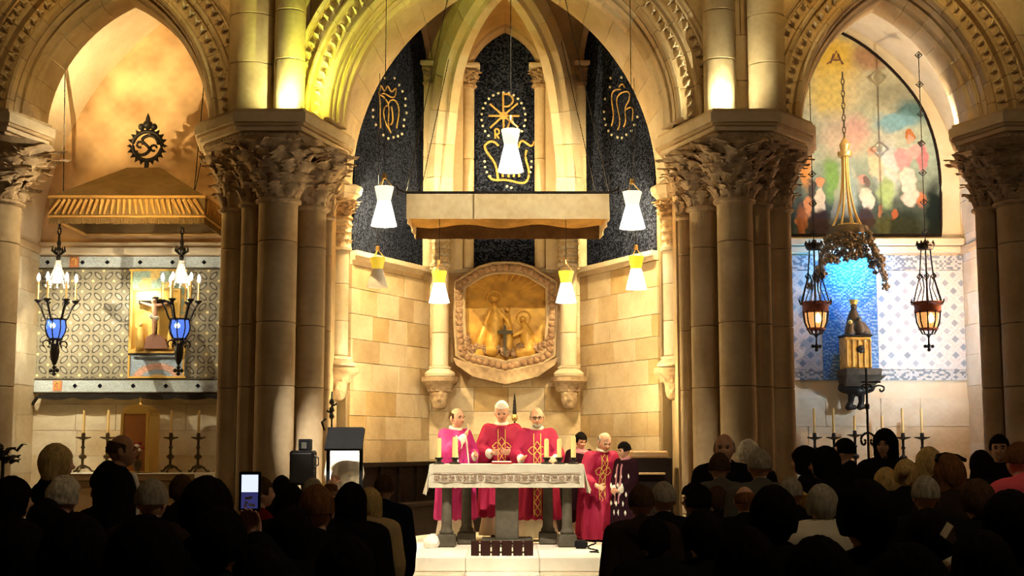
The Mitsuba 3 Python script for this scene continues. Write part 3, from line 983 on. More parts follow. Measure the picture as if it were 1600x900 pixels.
def curtain(top, bottom, amp, waves, n=40, m=6, thick=.012, nrm=(0, -1, 0), seed=0):
    """Cloth hanging from the line top to the line bottom, in soft folds along nrm, with some thickness."""
    t0, t1, b0, b1 = [np.array(p, float) for p in (*top, *bottom)]
    nrm = np.array(nrm, float)
    A, B = [], []
    rows = []
    for j in range(m + 1):
        q = j / m
        r = []
        for i in range(n + 1):
            s = i / n
            p = (t0 + (t1 - t0) * s) * (1 - q) + (b0 + (b1 - b0) * s) * q
            ph = s * waves * 2 * math.pi + seed + 1.3 * math.sin(s * 5 + seed)
            r.append(p + nrm * amp * q * (math.sin(ph) + .4 * math.sin(2.3 * ph + 1)))
        rows.append(r)
    g = np.array(rows)
    k, o, f = n + 1, (m + 1) * (n + 1), []
    v = np.vstack([g.reshape(-1, 3), g.reshape(-1, 3) - nrm * thick])
    for j in range(m):
        for i in range(n):
            a, b, c, d = j * k + i, j * k + i + 1, (j + 1) * k + i + 1, (j + 1) * k + i
            f += [[a, c, b], [a, d, c], [o + a, o + b, o + c], [o + a, o + c, o + d]]
    for j in range(m):
        for i in (0, n):
            a, d = j * k + i, (j + 1) * k + i
            f += [[a, d, o + d], [a, o + d, o + a]]
    for j in (0, m):
        for i in range(n):
            a, d = j * k + i, j * k + i + 1
            f += [[a, d, o + d], [a, o + d, o + a]]
    return trimesh.Trimesh(v, f, process=False)


xc0, xc1 = X(671, YA0 - .03, 724), X(912, YA0 - .03, 724)
yf, yb, zc = YA0 - .03, YA1 + .03, zt + .012
zh = at(0, 762, yf)[2]
put(ct + '__top', bx(xc0, xc1, yf, yb, zt + .001, zc), 'cloth_linen')
put(ct + '__front_drop', curtain(((xc0, yf, zc), (xc1, yf, zc)), ((xc0 - .01, yf - .03, zh), (xc1 + .01, yf - .03, zh)), .012, 6), 'cloth_linen', 40)
put(ct + '__side_drop', curtain(((xc0, yb, zc), (xc0, yf, zc)), ((xc0 - .10, yb, zh - .06), (xc0 - .06, yf - .05, zh - .09)), .02, 2, 20, nrm=(-1, 0, 0)), 'cloth_linen', 40)
put(ct + '__side_drop', curtain(((xc1, yf, zc), (xc1, yb, zc)), ((xc1 + .07, yf - .05, zh - .07), (xc1 + .12, yb, zh - .05)), .02, 2, 20, nrm=(1, 0, 0)), 'cloth_linen', 40)
prin('thread', (.36, .25, .18), 0.8)
zm = at(0, 746, yf)[2]
motif = mikit.ply(cat([tube([(-.03 * c, 0, -.035 * c) for c in (1, -1)], .005, 5), tube([(.03 * c, 0, -.035 * c) for c in (1, -1)], .005, 5),
                       tube([(.036 * math.cos(t), 0, .036 * math.sin(t)) for t in np.linspace(0, 2 * math.pi, 9)[:-1]], .005, 5, True)]), 'thread', True)
nm_ = 20
for i in range(nm_):
    xx = xc0 + .10 + (xc1 - xc0 - .2) * i / (nm_ - 1)
    again(ct + '__embroidery', motif, TR(xx, yf - .037, zm))
for zo in (.058, -.058):
    put(ct + '__border_line', bx(xc0 + .05, xc1 - .05, yf - .038, yf - .028, zm + zo - .004, zm + zo + .004), 'thread')


def flame_candle(label, px, ytop, Y, r=.030, group=None):
    o = thing('altar_candle', label, 'candle', group)
    x, zt2 = X(px, Y, 715), at(px, ytop, Y)[2]
    put(o + '__holder', lathe([(0, zc), (.07, zc), (.075, zc + .012), (.03, zc + .03), (.028, zc + .05), (.05, zc + .07), (.05, zc + .085), (0, zc + .085)], 16, (x, Y, 0)), 'iron', 30)
    put(o + '__wax', lathe([(0, zc + .08), (r, zc + .08), (r, zt2 - .03), (r * .7, zt2 - .015), (0, zt2 - .012)], 14, (x, Y, 0)), 'candle_wax', 40)
    put(o + '__wick', tube([(x, Y, zt2 - .014), (x + .002, Y, zt2)], .003, 5), 'iron')


flame_candle('outermost candle at the left end of the altar', 686, 683, 17.5)
flame_candle('thicker candle standing second from the left end of the altar', 711, 681, 17.6, .036)
flame_candle('candle on the altar before the bald priest with glasses', 854, 684, 17.62)
flame_candle('candle on the altar right of the bald priest', 874, 684, 17.55)
flame_candle('candle at the far right end of the altar', 896, 680, 17.6, .034)
o = thing('altar_book', 'small dark book lying on the altar between the candles', 'book')
put(o + '__cover', bvbox(X(768, 17.7, 722), X(800, 17.7, 722), 17.6, 17.85, zc + .001, zc + .022, .004), 'cloth_red')
put(o + '__pages', bvbox(X(769, 17.7, 722), X(799, 17.7, 722), 17.61, 17.84, zc + .023, zc + .035, .003), 'cloth_white')

o = thing('slatted_rack', 'low dark slatted wooden rack on the step before the altar', 'rack')
yr = EY + .22
prin('rack_wood', (.030, .008, .005), .7, specular=.2)
for a, b in ((736, 748.5), (751, 766), (768.5, 781), (784, 799.5), (802, 816.5), (819, 833)):
    put(o + '__slat', bvbox(X(a, yr, 860), X(b, yr, 860), yr, yr + .03, PZ, at(0, 845, yr)[2], .004), 'rack_wood')
for zz_ in (.03, .13):
    put(o + '__rail', bvbox(X(736, yr, 850), X(833, yr, 850), yr + .031, yr + .05, PZ + zz_, PZ + zz_ + .02, .004), 'rack_wood')

o = thing('floor_light', 'small black lamp housing on the floor at the right foot of the altar', 'lamp')
put(o + '__housing', bvbox(X(898, 17.2, 840), X(918, 17.2, 840), 17.15, 17.3, PZ + .01, PZ + .10, .02), 'black_plastic')
put(o + '__bracket', bvbox(X(900, 17.2, 840), X(916, 17.2, 840), 17.18, 17.27, PZ, PZ + .02, .003), 'iron')
o = thing('cable', 'black cable lying in loops on the pale platform right of the altar', 'cable')
pts = [(916, 843), (925, 845), (931, 848), (922, 852), (926, 858), (932, 861), (922, 862), (936, 863)]
cab = []
for px, py in pts:
    y = floor_y(py, PZ + .01)
    cab.append(at(px, py, y))
tag(o, None)
scene[o] = mikit.ply(tube(spline(cab, 50), .008, 6), 'black_plastic', True)
o = thing('folded_cloth', 'small heap of white cloth on the platform at the left foot of the altar', 'cloth')
m = ico(1, 3)
v = np.array(m.vertices)
m.vertices = v * np.array([.10, .09, .10]) * (1 + .35 * (meshkit.noise(v * 3 + 4)[:, None] - .4))
m.vertices[:, 2] = np.maximum(m.vertices[:, 2], -.07)
m.apply_translation((X(674, 17.3, 845), 17.3, PZ + .07))
scene[o] = mikit.ply(m, 'cloth_white', True)

o = thing('small_cabinet', 'dark wooden cabinet with a brown lid right of the kneeling priest', 'cabinet')
yc = 18.27
x0, x1 = X(990, yc, 740), X(1050, yc, 740)
zz1 = at(0, 716, yc)[2]
put(o + '__body', bvbox(x0, x1, yc, yc + .42, PZ, zz1, .01), 'dark_wood')
put(o + '__lid', bvbox(x0 - .02, x1 - .05, yc - .02, yc + .4, zz1 + .003, zz1 + .10, .02), 'pale_wood')
put(o + '__shelf', bvbox(x0 + .05, x1 - .1, yc - .12, yc - .001, zz1 - .22, zz1 - .19, .006), 'pale_wood')
put(o + '__panel', bvbox(x0 + .05, x1 - .05, yc - .02, yc - .001, PZ + .1, zz1 - .3, .006), 'dark_wood')

o = thing('processional_staff', 'thin dark staff with a knob standing behind the priests', 'staff')
sx, sy = X(804, 19.7, 640), 19.7
z1 = at(804, 614, sy)[2]
put(o + '__pole', tube([(sx, sy, PZ + .03), (sx, sy, z1 - .35)], .014, 8), 'iron')
put(o + '__knob', ico(.045, 2, (sx, sy, z1 - .36), (1, 1, 1.3)), 'brass', True)
put(o + '__point', lathe([(0, z1 - .32), (.03, z1 - .3), (.022, z1 - .15), (.005, z1), (0, z1)], 10, (sx, sy, 0)), 'iron', 30)
put(o + '__foot', lathe([(0, PZ), (.14, PZ), (.12, PZ + .03), (.03, PZ + .05), (0, PZ + .05)], 14, (sx, sy, 0)), 'iron')

# ---------------------------------------------------------------- canopy over the altar
o = thing('altar_canopy', 'cloth canopy with a deep pale valance hanging above the altar', 'canopy')
yc0, yc1 = 18.0, 19.8
x0, x1, za, zb = X(635, yc0, 320), X(952, yc0, 320), at(0, 302, yc0)[2], at(0, 342, yc0)[2]
vl = put(o + '__valance', curtain(((x0, yc0, za), (x1, yc0, za)), ((x0, yc0 - .01, zb), (x1, yc0 - .01, zb)), .012, 5, 60), 'canopy_cloth', 40)
put(o + '__valance', curtain(((x0, yc1, za), (x0, yc0, za)), ((x0, yc1, zb), (x0, yc0, zb)), .012, 3, 30, nrm=(-1, 0, 0)), 'canopy_cloth', 40)
put(o + '__valance', curtain(((x1, yc0, za), (x1, yc1, za)), ((x1, yc0, zb), (x1, yc1, zb)), .012, 3, 30, nrm=(1, 0, 0)), 'canopy_cloth', 40)
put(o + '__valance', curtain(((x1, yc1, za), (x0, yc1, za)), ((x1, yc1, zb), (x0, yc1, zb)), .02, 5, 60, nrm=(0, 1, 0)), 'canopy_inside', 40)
n = 24
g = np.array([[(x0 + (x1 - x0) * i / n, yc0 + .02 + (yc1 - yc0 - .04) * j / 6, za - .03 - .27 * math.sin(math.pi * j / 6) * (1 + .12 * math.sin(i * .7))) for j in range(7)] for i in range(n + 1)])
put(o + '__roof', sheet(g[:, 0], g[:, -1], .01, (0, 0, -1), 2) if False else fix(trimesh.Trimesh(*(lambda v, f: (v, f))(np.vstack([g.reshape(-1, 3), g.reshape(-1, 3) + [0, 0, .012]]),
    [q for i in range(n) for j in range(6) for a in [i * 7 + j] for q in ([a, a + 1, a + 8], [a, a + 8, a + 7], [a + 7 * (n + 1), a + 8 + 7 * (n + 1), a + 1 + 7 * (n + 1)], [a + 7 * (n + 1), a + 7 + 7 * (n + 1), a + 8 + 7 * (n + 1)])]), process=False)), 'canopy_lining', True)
for (a, b) in (((x0, yc0), (x1, yc0)), ((x0, yc1), (x1, yc1)), ((x0, yc0), (x0, yc1)), ((x1, yc0), (x1, yc1)), ((x0, 18.5), (x1, 18.5))):
    put(o + '__frame_rod', tube([(*a, za + .01), (*b, za + .01)], .018, 8), 'iron')
for xx in (x0, x1):
    sg = -1 if xx == x0 else 1
    for yy in (yc0, yc1):
        top = (AX + (xx - AX) * .55, yy + .2, 8.3)
        put(o + '__cord', tube([(xx, yy, za + .01), top], .006, 5), 'iron')
    put(o + '__hook', tube([(xx, yc0, za + .01), (xx + sg * .10, yc0 - .02, za + .04), (xx + sg * .13, yc0 - .02, za + .10), (xx + sg * .12, yc0 - .02, za - .03)], .014, 6), 'iron')

# ---------------------------------------------------------------- pendant lamps
prin('lamp_cup_off', (.80, .60, .12), 0.4)
lam('lamp_shade', (.85, .82, .75))
LAMPS = [(600, 292, 353, 15.9, 1, 'white glass pendant lamp hanging left of the canopy front'), (988, 300, 357, 16.1, 1, 'white glass pendant lamp hanging right of the canopy front'),
         (798, 203, 268, 14.6, 1, 'brightest pendant lamp high in front of the middle mosaic'),
         (591, 403, 449, 18.4, 0, 'unlit pendant lamp with a yellow cup before the left apse wall'), (687, 424, 473, 18.5, 2, 'lit pendant lamp with a yellow cup before the left slim column'),
         (884, 424, 473, 18.5, 2, 'lit pendant lamp with a yellow cup before the right slim column'), (993, 401, 452, 18.3, 2, 'lit pendant lamp with a yellow cup before the right apse wall')]
for px, ya, yb2, Y, lit, lab in LAMPS:
    o = thing('pendant_lamp', lab, 'lamp', 'pendant lamps around the altar')
    x, z1, z0 = X(px, Y, 330), at(px, ya, Y)[2], at(px, yb2, Y)[2]
    h = z1 - z0
    rb = 20.5 * mpp(Y) * (1 if lit == 1 else .8)
    w = z0 + h * .62
    shade = lathe([(rb, z0), (rb * .52, w), (rb * .50, w), (rb * .97, z0 + .005)], 20, (x, Y, 0))
    cup = lathe([(0, w - .01), (rb * .5, w), (rb * .56, w + .1 * h), (rb * .74, z1), (rb * .72, z1), (rb * .5, w + .1 * h), (0, w + .03)], 20, (x, Y, 0))
    put(o + '__shade', shade, 'lamp_shade', 40, emit=None if not lit else (5.2, 4.8, 4.2), weight=.5)
    put(o + '__cup', cup, 'lamp_cup_off' if lit != 1 else 'lamp_shade', 40, emit=(1.6, 1.35, .75) if lit == 1 else (1.1, .72, .02) if lit == 2 else (.5, .36, .02))
    put(o + '__holder', cat([tube([(x + math.cos(a) * rb * .7, Y + math.sin(a) * rb * .7, z1 - .01), (x, Y, z1 + .12)], .006, 5) for a in (0, 2.1, 4.2)] + [lathe([(0, z1 + .1), (.03, z1 + .1), (.025, z1 + .16), (0, z1 + .17)], 10, (x, Y, 0))]), 'brass')
    put(o + '__cord', tube([(x, Y, z1 + .15), (x, Y, za - .02 if px in (687, 884) else 11.0 if Y < 17 else min(9.2, A2.apex() + .1))], .0045, 5), 'iron')

# ---------------------------------------------------------------- gilded relief on the apse wall
o = thing('wall_relief', 'gilded relief in a carved shield-shaped stone frame', 'relief')
YR = 20.90
P2 = lambda px, py, Y=YR: at(px, py, Y)


def zx(px, py, Y=YR):
    p = at(px, py, Y)
    return p[0], p[2]


out = [(709, 441), (727, 430), (748, 417), (770, 411), (790, 410), (812, 411), (832, 417), (852, 430), (871, 441), (872, 500), (868, 558), (848, 571), (820, 577), (790, 584), (760, 577), (732, 571), (712, 558), (708, 500)]
outer = Polygon([zx(*p) for p in out])
inner = outer.buffer(-.19, join_style=1).simplify(.01)
prin('gold_ground', lambda p, n, uv: mix((.30, .12, .015), (.70, .42, .07), dr.clip(fbm(p.x * 8, p.y, p.z * 8, 3) * 1.3 - .1, 0, 1)), .45, .35)
put(o + '__ground', extr(outer.buffer(-.15), YR - .02, YR + .1), 'gold_ground')
fr = put(o + '__frame', extr(outer.difference(inner), YR - .13, YR + .1), 'stone_carved')
put(fr + '__edge', tube([(p[0], YR - .13, p[1]) for p in np.array(outer.buffer(-.02).exterior.coords)[:-1]], .022, 6, True), 'stone_tan')
put(fr + '__edge', tube([(p[0], YR - .12, p[1]) for p in np.array(inner.buffer(.015).exterior.coords)[:-1]], .022, 6, True), 'stone_tan')
ring = outer.buffer(-.095).exterior
m = ico(.048, 2)
v = np.array(m.vertices)
m.vertices = v * (1 + .5 * (meshkit.noise(v * 90 + 2)[:, None] - .5)) * np.array([1.1, .7, 1.1])
lam('relief_stone', stone_fn((.50, .33, .20), (.22, .12, .07), 4.0))
boss = mikit.ply(m, 'relief_stone', True)
for i in range(52):
    c = ring.interpolate(i / 52 * ring.length)
    again(fr + '__carved_flower', boss, TR(c.x, YR - .135, c.y) @ T().rotate([0, 1, 0], i * 47))
sill = Polygon([zx(*p) for p in ((709, 560), (732, 570), (760, 577), (790, 582), (820, 577), (848, 570), (871, 560), (866, 572), (840, 590), (790, 602), (740, 590), (714, 572))])
put(o + '__sill', extr(sill, YR - .34, YR + .12), 'stone_carved')


def blob(parts, mat_len=.03, it=6):
    """Hulls of spheres joined and smoothed: list of chains of ((x, y, z), r)."""
    ms = []
    for ch in parts:
        if len(ch) == 1:
            ms.append(m3.Manifold.sphere(ch[0][1], 14).translate(ch[0][0]))
        for a, b in zip(ch, ch[1:]):
            ms.append(m3.Manifold.batch_hull([m3.Manifold.sphere(r, 14).translate(tuple(map(float, p))) for p, r in (a, b)]))
    u = m3.Manifold.batch_boolean(ms, m3.OpType.Add).refine_to_length(mat_len).to_mesh()
    m = trimesh.Trimesh(u.vert_properties[:, :3], u.tri_verts, process=True)
    if it:
        trimesh.smoothing.filter_taubin(m, iterations=it)
    return m


def rp(px, py, dy=0.0):
    p = at(px, py, YR)
    return (p[0], YR - .02 - dy, p[2])


k = mpp(YR, 500)


def relief_figure(name, head, chains, halo):
    key = put(f'{o}__{name}', blob(chains, .035, 6), 'gold_relief', True)
    if halo:
        c = rp(*head, .03)
        put(key + '__halo', tube([(c[0] + halo * k * math.cos(t), c[1], c[2] + halo * k * math.sin(t)) for t in np.linspace(0, 2 * math.pi, 22)[:-1]], .012, 6, True), 'gold_relief')


relief_figure('standing_figure', (772, 466), [[(rp(772, 466, .05), .055)], [(rp(772, 478, .03), .05), (rp(775, 500, .03), .12), (rp(768, 545, .03), .13)], [(rp(778, 485, .05), .04), (rp(792, 500, .09), .035), (rp(796, 512, .09), .03)], [(rp(766, 487, .04), .04), (rp(757, 508, .07), .03)]], 11)
relief_figure('kneeling_figure', (818, 497), [[(rp(817, 499, .05), .05)], [(rp(819, 508, .03), .05), (rp(824, 525, .03), .11), (rp(826, 548, .03), .13), (rp(812, 550, .05), .10)], [(rp(816, 518, .07), .04), (rp(803, 525, .09), .03)]], 11)
relief_figure('small_figure', (793, 490), [[(rp(793, 484, .05), .042)], [(rp(793, 493, .04), .04), (rp(794, 512, .04), .07), (rp(794, 545, .04), .08)]], 0)
relief_figure('young_figure', (760, 500), [[(rp(760, 497, .05), .045)], [(rp(760, 506, .04), .045), (rp(752, 530, .04), .08), (rp(748, 552, .03), .10)], [(rp(763, 512, .06), .035), (rp(768, 528, .08), .03)]], 0)
put(o + '__cross', cat([bx(rp(789, 0)[0] - .02, rp(789, 0)[0] + .02, YR - .2, YR - .16, rp(0, 556)[2], rp(0, 510)[2]), bx(rp(779, 0)[0], rp(801, 0)[0], YR - .2, YR - .16, rp(0, 523)[2], rp(0, 518)[2])]), 'altar_stone')
rng = np.random.default_rng(8)
for i in range(13):
    a = -1.2 + 2.4 * i / 12
    c = at(772, 466, YR)
    p0 = (c[0] + .30 * math.sin(a) + .12, YR - .022, c[2] + .30 * math.cos(a) - .03)
    p1 = (c[0] + .62 * math.sin(a) + .12, YR - .022, c[2] + .40 * math.cos(a) + .08)
    put(o + '__ray', tube([p0, p1], [.006, .010], 5), 'gold_relief')
m = ico(.062, 2)
v = np.array(m.vertices)
m.vertices = v * (1 + 1.1 * (meshkit.noise(v * 70)[:, None] - .45))
shrub = mikit.ply(m, 'relief_stone', True)
for px, py in [(728 + i * 8.2 + rng.uniform(-3, 3), 551 - 9 * abs(i - 8) / 8 + rng.uniform(-6, 5)) for i in range(17)] + [(731, 540), (738, 548), (728, 530), (851, 540), (843, 548), (856, 530)]:
    c = rp(px, py, .07)
    again(o + '__carved_plant', shrub, TR(*c, rng.uniform(0, 6)))

# ---------------------------------------------------------------- gold signs set into the dark mosaics
def on_wall(px, py, nm, off=.012):
    P, Q = {'wall_apse_left': (W1L, W0L), 'wall_apse_right': (W1R, W0R), 'wall_apse_back': (np.array([AX - 1, YB]), np.array([AX + 1, YB]))}[nm]
    d = (Q - P) / np.linalg.norm(Q - P)
    n = np.array([-d[1], d[0]])
    n = n if n @ (np.array([AX, 19]) - P) > 0 else -n
    q = at(px, py, 20.0) - np.array([0, 0, CZ])
    s = (P @ n + off) / (q[:2] @ n)
    return q * s + np.array([0, 0, CZ])


prin('mosaic_gold', (.62, .40, .13), .6, .1)
lam('mosaic_pale', (.80, .78, .66))


def strokes(key, lines, nm, sc, ox, oy, r=.017, mat='mosaic_gold'):
    for ln in lines:
        p = np.array([on_wall(ox + a / sc, oy + b / sc, nm) for a, b in ln])
        put(key, tube(spline(p, max(6, 4 * len(p))) if len(p) > 2 else p, r, 6), mat)


def specks(key, pts, nm, sc, ox, oy):
    s = mikit.ply(ico(.022, 1), 'mosaic_pale')
    for a, b in pts:
        again(key, s, TR(*on_wall(ox + a / sc, oy + b / sc, nm, .004)))


k1 = 'wall_apse_back__monogram'
strokes(k1, [[(432, 165), (436, 412)], [(432, 175), (478, 172), (503, 210), (480, 245), (436, 250)], [(340, 235), (435, 318), (540, 400)], [(340, 405), (435, 318), (535, 232)], [(330, 320), (548, 320)]], 'wall_apse_back', 4.5, 690, 110)
put(k1, ico(.07, 1, on_wall(690 + 435 / 4.5, 110 + 318 / 4.5, 'wall_apse_back'), (1, .3, 1)), 'mosaic_gold')
strokes(k1, [[(375, 415), (378, 480)], [(375, 415), (402, 420), (402, 442), (378, 446)], [(382, 446), (404, 478)]], 'wall_apse_back', 4.5, 690, 110, .016)
strokes(k1, [[(302, 530), (330, 590), (372, 650), (392, 730), (400, 780)], [(302, 530), (350, 500), (400, 530)], [(540, 545), (580, 500), (628, 530), (650, 500)], [(598, 560), (596, 640), (614, 720), (590, 785), (500, 780), (430, 770), (370, 770), (330, 740)]], 'wall_apse_back', 4.5, 690, 110, .020)
strokes(k1, [[(430, 700), (430, 750)], [(470, 700), (470, 752)], [(508, 700), (508, 750)], [(545, 710), (545, 750)]], 'wall_apse_back', 4.5, 690, 110, .02)
specks(k1 + '_speck', [(435 + 155 * math.sin(t), 330 - 175 * math.cos(t)) for t in np.linspace(-2.4, 2.4, 21)] + [(303, 640), (305, 680), (318, 715), (340, 745), (632, 640), (630, 680), (622, 715), (675, 498), (460, 815), (490, 825)], 'wall_apse_back', 4.5, 690, 110)
k2 = 'wall_apse_left__monogram'
strokes(k2, [[(125, 470), (132, 600), (135, 700), (138, 790)], [(125, 500), (170, 520), (205, 580), (205, 740), (230, 830)], [(205, 580), (240, 540), (285, 570), (300, 640), (290, 720), (280, 790)], [(200, 590), (165, 640), (175, 720), (215, 800)], [(235, 600), (245, 680), (245, 720), (225, 760)], [(130, 462), (150, 425), (172, 462), (200, 420), (232, 468), (272, 440), (270, 490), (200, 500), (150, 490)]], 'wall_apse_left', 5.63, 570, 60, .012)
specks(k2 + '_speck', [(330, 465), (355, 530), (355, 590), (365, 655), (345, 715), (340, 770), (325, 840), (290, 860), (250, 870), (205, 880), (160, 850), (95, 760), (70, 690), (70, 630), (260, 350), (300, 410), (175, 350)], 'wall_apse_left', 5.63, 570, 60)
k3 = 'wall_apse_right__monogram'
strokes(k3, [[(320, 385), (230, 460), (240, 560), (245, 690), (225, 750)], [(290, 790), (305, 640), (285, 470), (350, 410), (412, 440), (400, 500), (370, 560), (370, 690), (350, 760)], [(370, 590), (440, 580), (435, 700)], [(305, 360), (335, 330), (360, 365)]], 'wall_apse_right', 6.43, 920, 80, .012)
specks(k3 + '_speck', [(165, 480), (155, 610), (160, 680), (172, 740), (200, 800), (230, 840), (290, 865), (335, 870), (380, 840), (430, 800), (460, 740), (490, 660), (215, 360), (330, 265), (220, 270)], 'wall_apse_right', 6.43, 920, 80)

# ---------------------------------------------------------------- left chapel: canopy, ornament, chandeliers, crucifix, altar
lam('canopy_brown', stone_fn((.30, .20, .09), (.18, .11, .045), 2.0))
lam('canopy_orange', stone_fn((.70, .44, .16), (.48, .27, .08), 4.0))
o = thing('chapel_canopy', 'hanging hip-roofed canopy with a carved orange rim in the left chapel', 'canopy')
y0, y1 = 18.3, 19.85
x0, x1 = X(79, y0, 320), X(319, y0, 320)
za, zb = at(0, 306, y0)[2], at(0, 340, y0)[2]
ra, rbx = X(200, 19.1, 262), X(250, 19.1, 262)
zr = at(0, 262, 19.1)[2]
c = np.array([[x0, y0, za], [x1, y0, za], [x1, y1, za], [x0, y1, za], [ra, 19.08, zr], [rbx, 19.08, zr]])
for q in ((0, 1, 5, 4), (1, 2, 5), (2, 3, 4, 5), (3, 0, 4)):
    p = c[list(q)]
    nn = np.cross(p[1] - p[0], p[2] - p[0])
    put(o + '__roof_panel', trimesh.convex.convex_hull(np.vstack([p, p - nn / np.linalg.norm(nn) * .02])), 'canopy_brown')
rim = []
for (a, b) in (((x0, y0), (x1, y0)), ((x1, y0), (x1, y1)), ((x0, y0), (x0, y1)), ((x0, y1), (x1, y1))):
    bx0, bx1, by0, by1 = min(a[0], b[0]) - .015, max(a[0], b[0]) + .015, min(a[1], b[1]) - .015, max(a[1], b[1]) + .015
    rim.append(put(o + '__rim', bx(bx0, bx1, by0, by1, zb, za), 'canopy_brown'))
    put(rim[-1] + '__ledge', bvbox(bx0 - .02, bx1 + .02, by0 - .02, by1 + .02, za - .035, za + .005, .01), 'canopy_orange')
    put(rim[-1] + '__ledge', bvbox(bx0 - .015, bx1 + .015, by0 - .015, by1 + .015, zb - .005, zb + .025, .008), 'canopy_orange')
rng = np.random.default_rng(3)
for i in range(26):
    s = -1 + 2 * (i + .5) / 26
    xx = (x0 + x1) / 2 + s * (x1 - x0) / 2 * .95
    dx = .10 * s + rng.uniform(-.02, .02)
    put(rim[0] + '__carved_ray', tube([(xx + dx, y0 - .03, zb + .045), (xx - dx * .4, y0 - .03, za - .055)], [.014, .030], 5), 'canopy_orange')
for i in range(12):
    yy = y0 + (y1 - y0) * (i + .5) / 12
    put(rim[1] + '__carved_ray', tube([(x1 + .03, yy, zb + .045), (x1 + .03, yy + .03, za - .055)], [.012, .026], 5), 'canopy_orange')
fr = []
for i in range(150):
    xx = x0 + (x1 - x0) * i / 149
    fr.append(tube([(xx, y0 - .01, zb), (xx + rng.uniform(-.008, .008), y0 - .01, zb - .075 - rng.uniform(0, .02))], [.007, .011], 4))
for i in range(80):
    yy = y0 + (y1 - y0) * i / 79
    fr.append(tube([(x1 + .01, yy, zb), (x1 + .01, yy + rng.uniform(-.008, .008), zb - .075 - rng.uniform(0, .02))], [.007, .011], 4))
tag(put(o + '__fringe', cat(fr), 'canopy_brown'), 'brown thread fringe', kind='stuff')
for (px, py, Y, dx) in ((99, 305, 18.45, -.05), (303, 305, 18.45, .12)):
    p = at(px, py, Y)
    put(o + '__cord', tube([p, (p[0] + dx, Y, 7.2)], .007, 5), 'iron')
    put(o + '__cord', tube([p, (p[0] + dx * 2.2, Y + .2, 7.0)], .006, 5), 'iron')

o = thing('wrought_ornament', 'round black wrought-iron wreath above the roof of the left chapel canopy', 'ornament')
c = at(230, 228, 19.1)
R = 23 * mpp(19.1)
put(o + '__ring', tube([(c[0] + R * math.cos(t), c[1], c[2] + R * math.sin(t)) for t in np.linspace(0, 2 * math.pi, 33)[:-1]], .030, 8, True), 'iron', True)
put(o + '__curl', tube(spline([(c[0] + R * a, c[1], c[2] + R * b) for a, b in ((-.75, -.35), (-.2, -.6), (.15, -.25), (-.1, .1), (-.35, .4), (0, .7), (.6, .5), (.75, .1))], 40), .024, 6), 'iron', True)
for a, b in ((.45, -.15), (-.5, .1)):
    put(o + '__curl', tube([(c[0] + R * (a + .2 * math.cos(t)), c[1], c[2] + R * (b + .2 * math.sin(t))) for t in np.linspace(0, 5.2, 14)], .018, 6), 'iron', True)
sp = mikit.ply(trimesh.creation.cone(.03, .055, sections=6), 'iron')
for i in range(20):
    a = 2 * math.pi * i / 20
    again(o + '__spike', sp, basis((c[0] + (R + .03) * math.cos(a), c[1], c[2] + (R + .03) * math.sin(a)), (0, 1, 0), (-math.sin(a), 0, math.cos(a)), (math.cos(a), 0, math.sin(a))))
put(o + '__finial', cat([ico(.07, 1, (c[0], c[1], c[2] + R + .10)), ico(.05, 1, (c[0] - .09, c[1], c[2] + R + .07)), ico(.05, 1, (c[0] + .09, c[1], c[2] + R + .07)), lathe([(0, 0), (.04, .0), (.03, .08), (0, .16)], 8, (c[0], c[1], c[2] + R + .12))]), 'iron', True)
put(o + '__stem', tube([(c[0], c[1], c[2] - R), (c[0], c[1], zr - .02)], .035, 8), 'iron')

ZBAR = zb + .03
put('chapel_canopy__crossbar', bvbox(x0 + .02, x1 - .02, 18.70, 18.92, ZBAR + .002, ZBAR + .04, .008), 'canopy_brown')
lam('crystal_glow', (.9, .85, .7))
lam('blue_glass', (.10, .22, .60))


def link_chain(key, p, q, mat='iron', r=.010, step=.09, w=.022):
    """A chain of oval links from p to q as one mesh."""
    p, q = np.array(p, float), np.array(q, float)
    L = np.linalg.norm(q - p)
    d = (q - p) / L
    a = np.cross(d, [0, 1, .1])
    a /= np.linalg.norm(a)
    b = np.cross(d, a)
    out = []
    for i in range(int(L / step)):
        c0 = p + d * step * (i + .5)
        e = a if i % 2 else b
        out.append(tube([c0 + d * (.62 * step) * math.cos(t) + e * w * math.sin(t) for t in np.linspace(0, 2 * math.pi, 9)[:-1]], r, 4, True))
    return put(key, cat(out), mat)


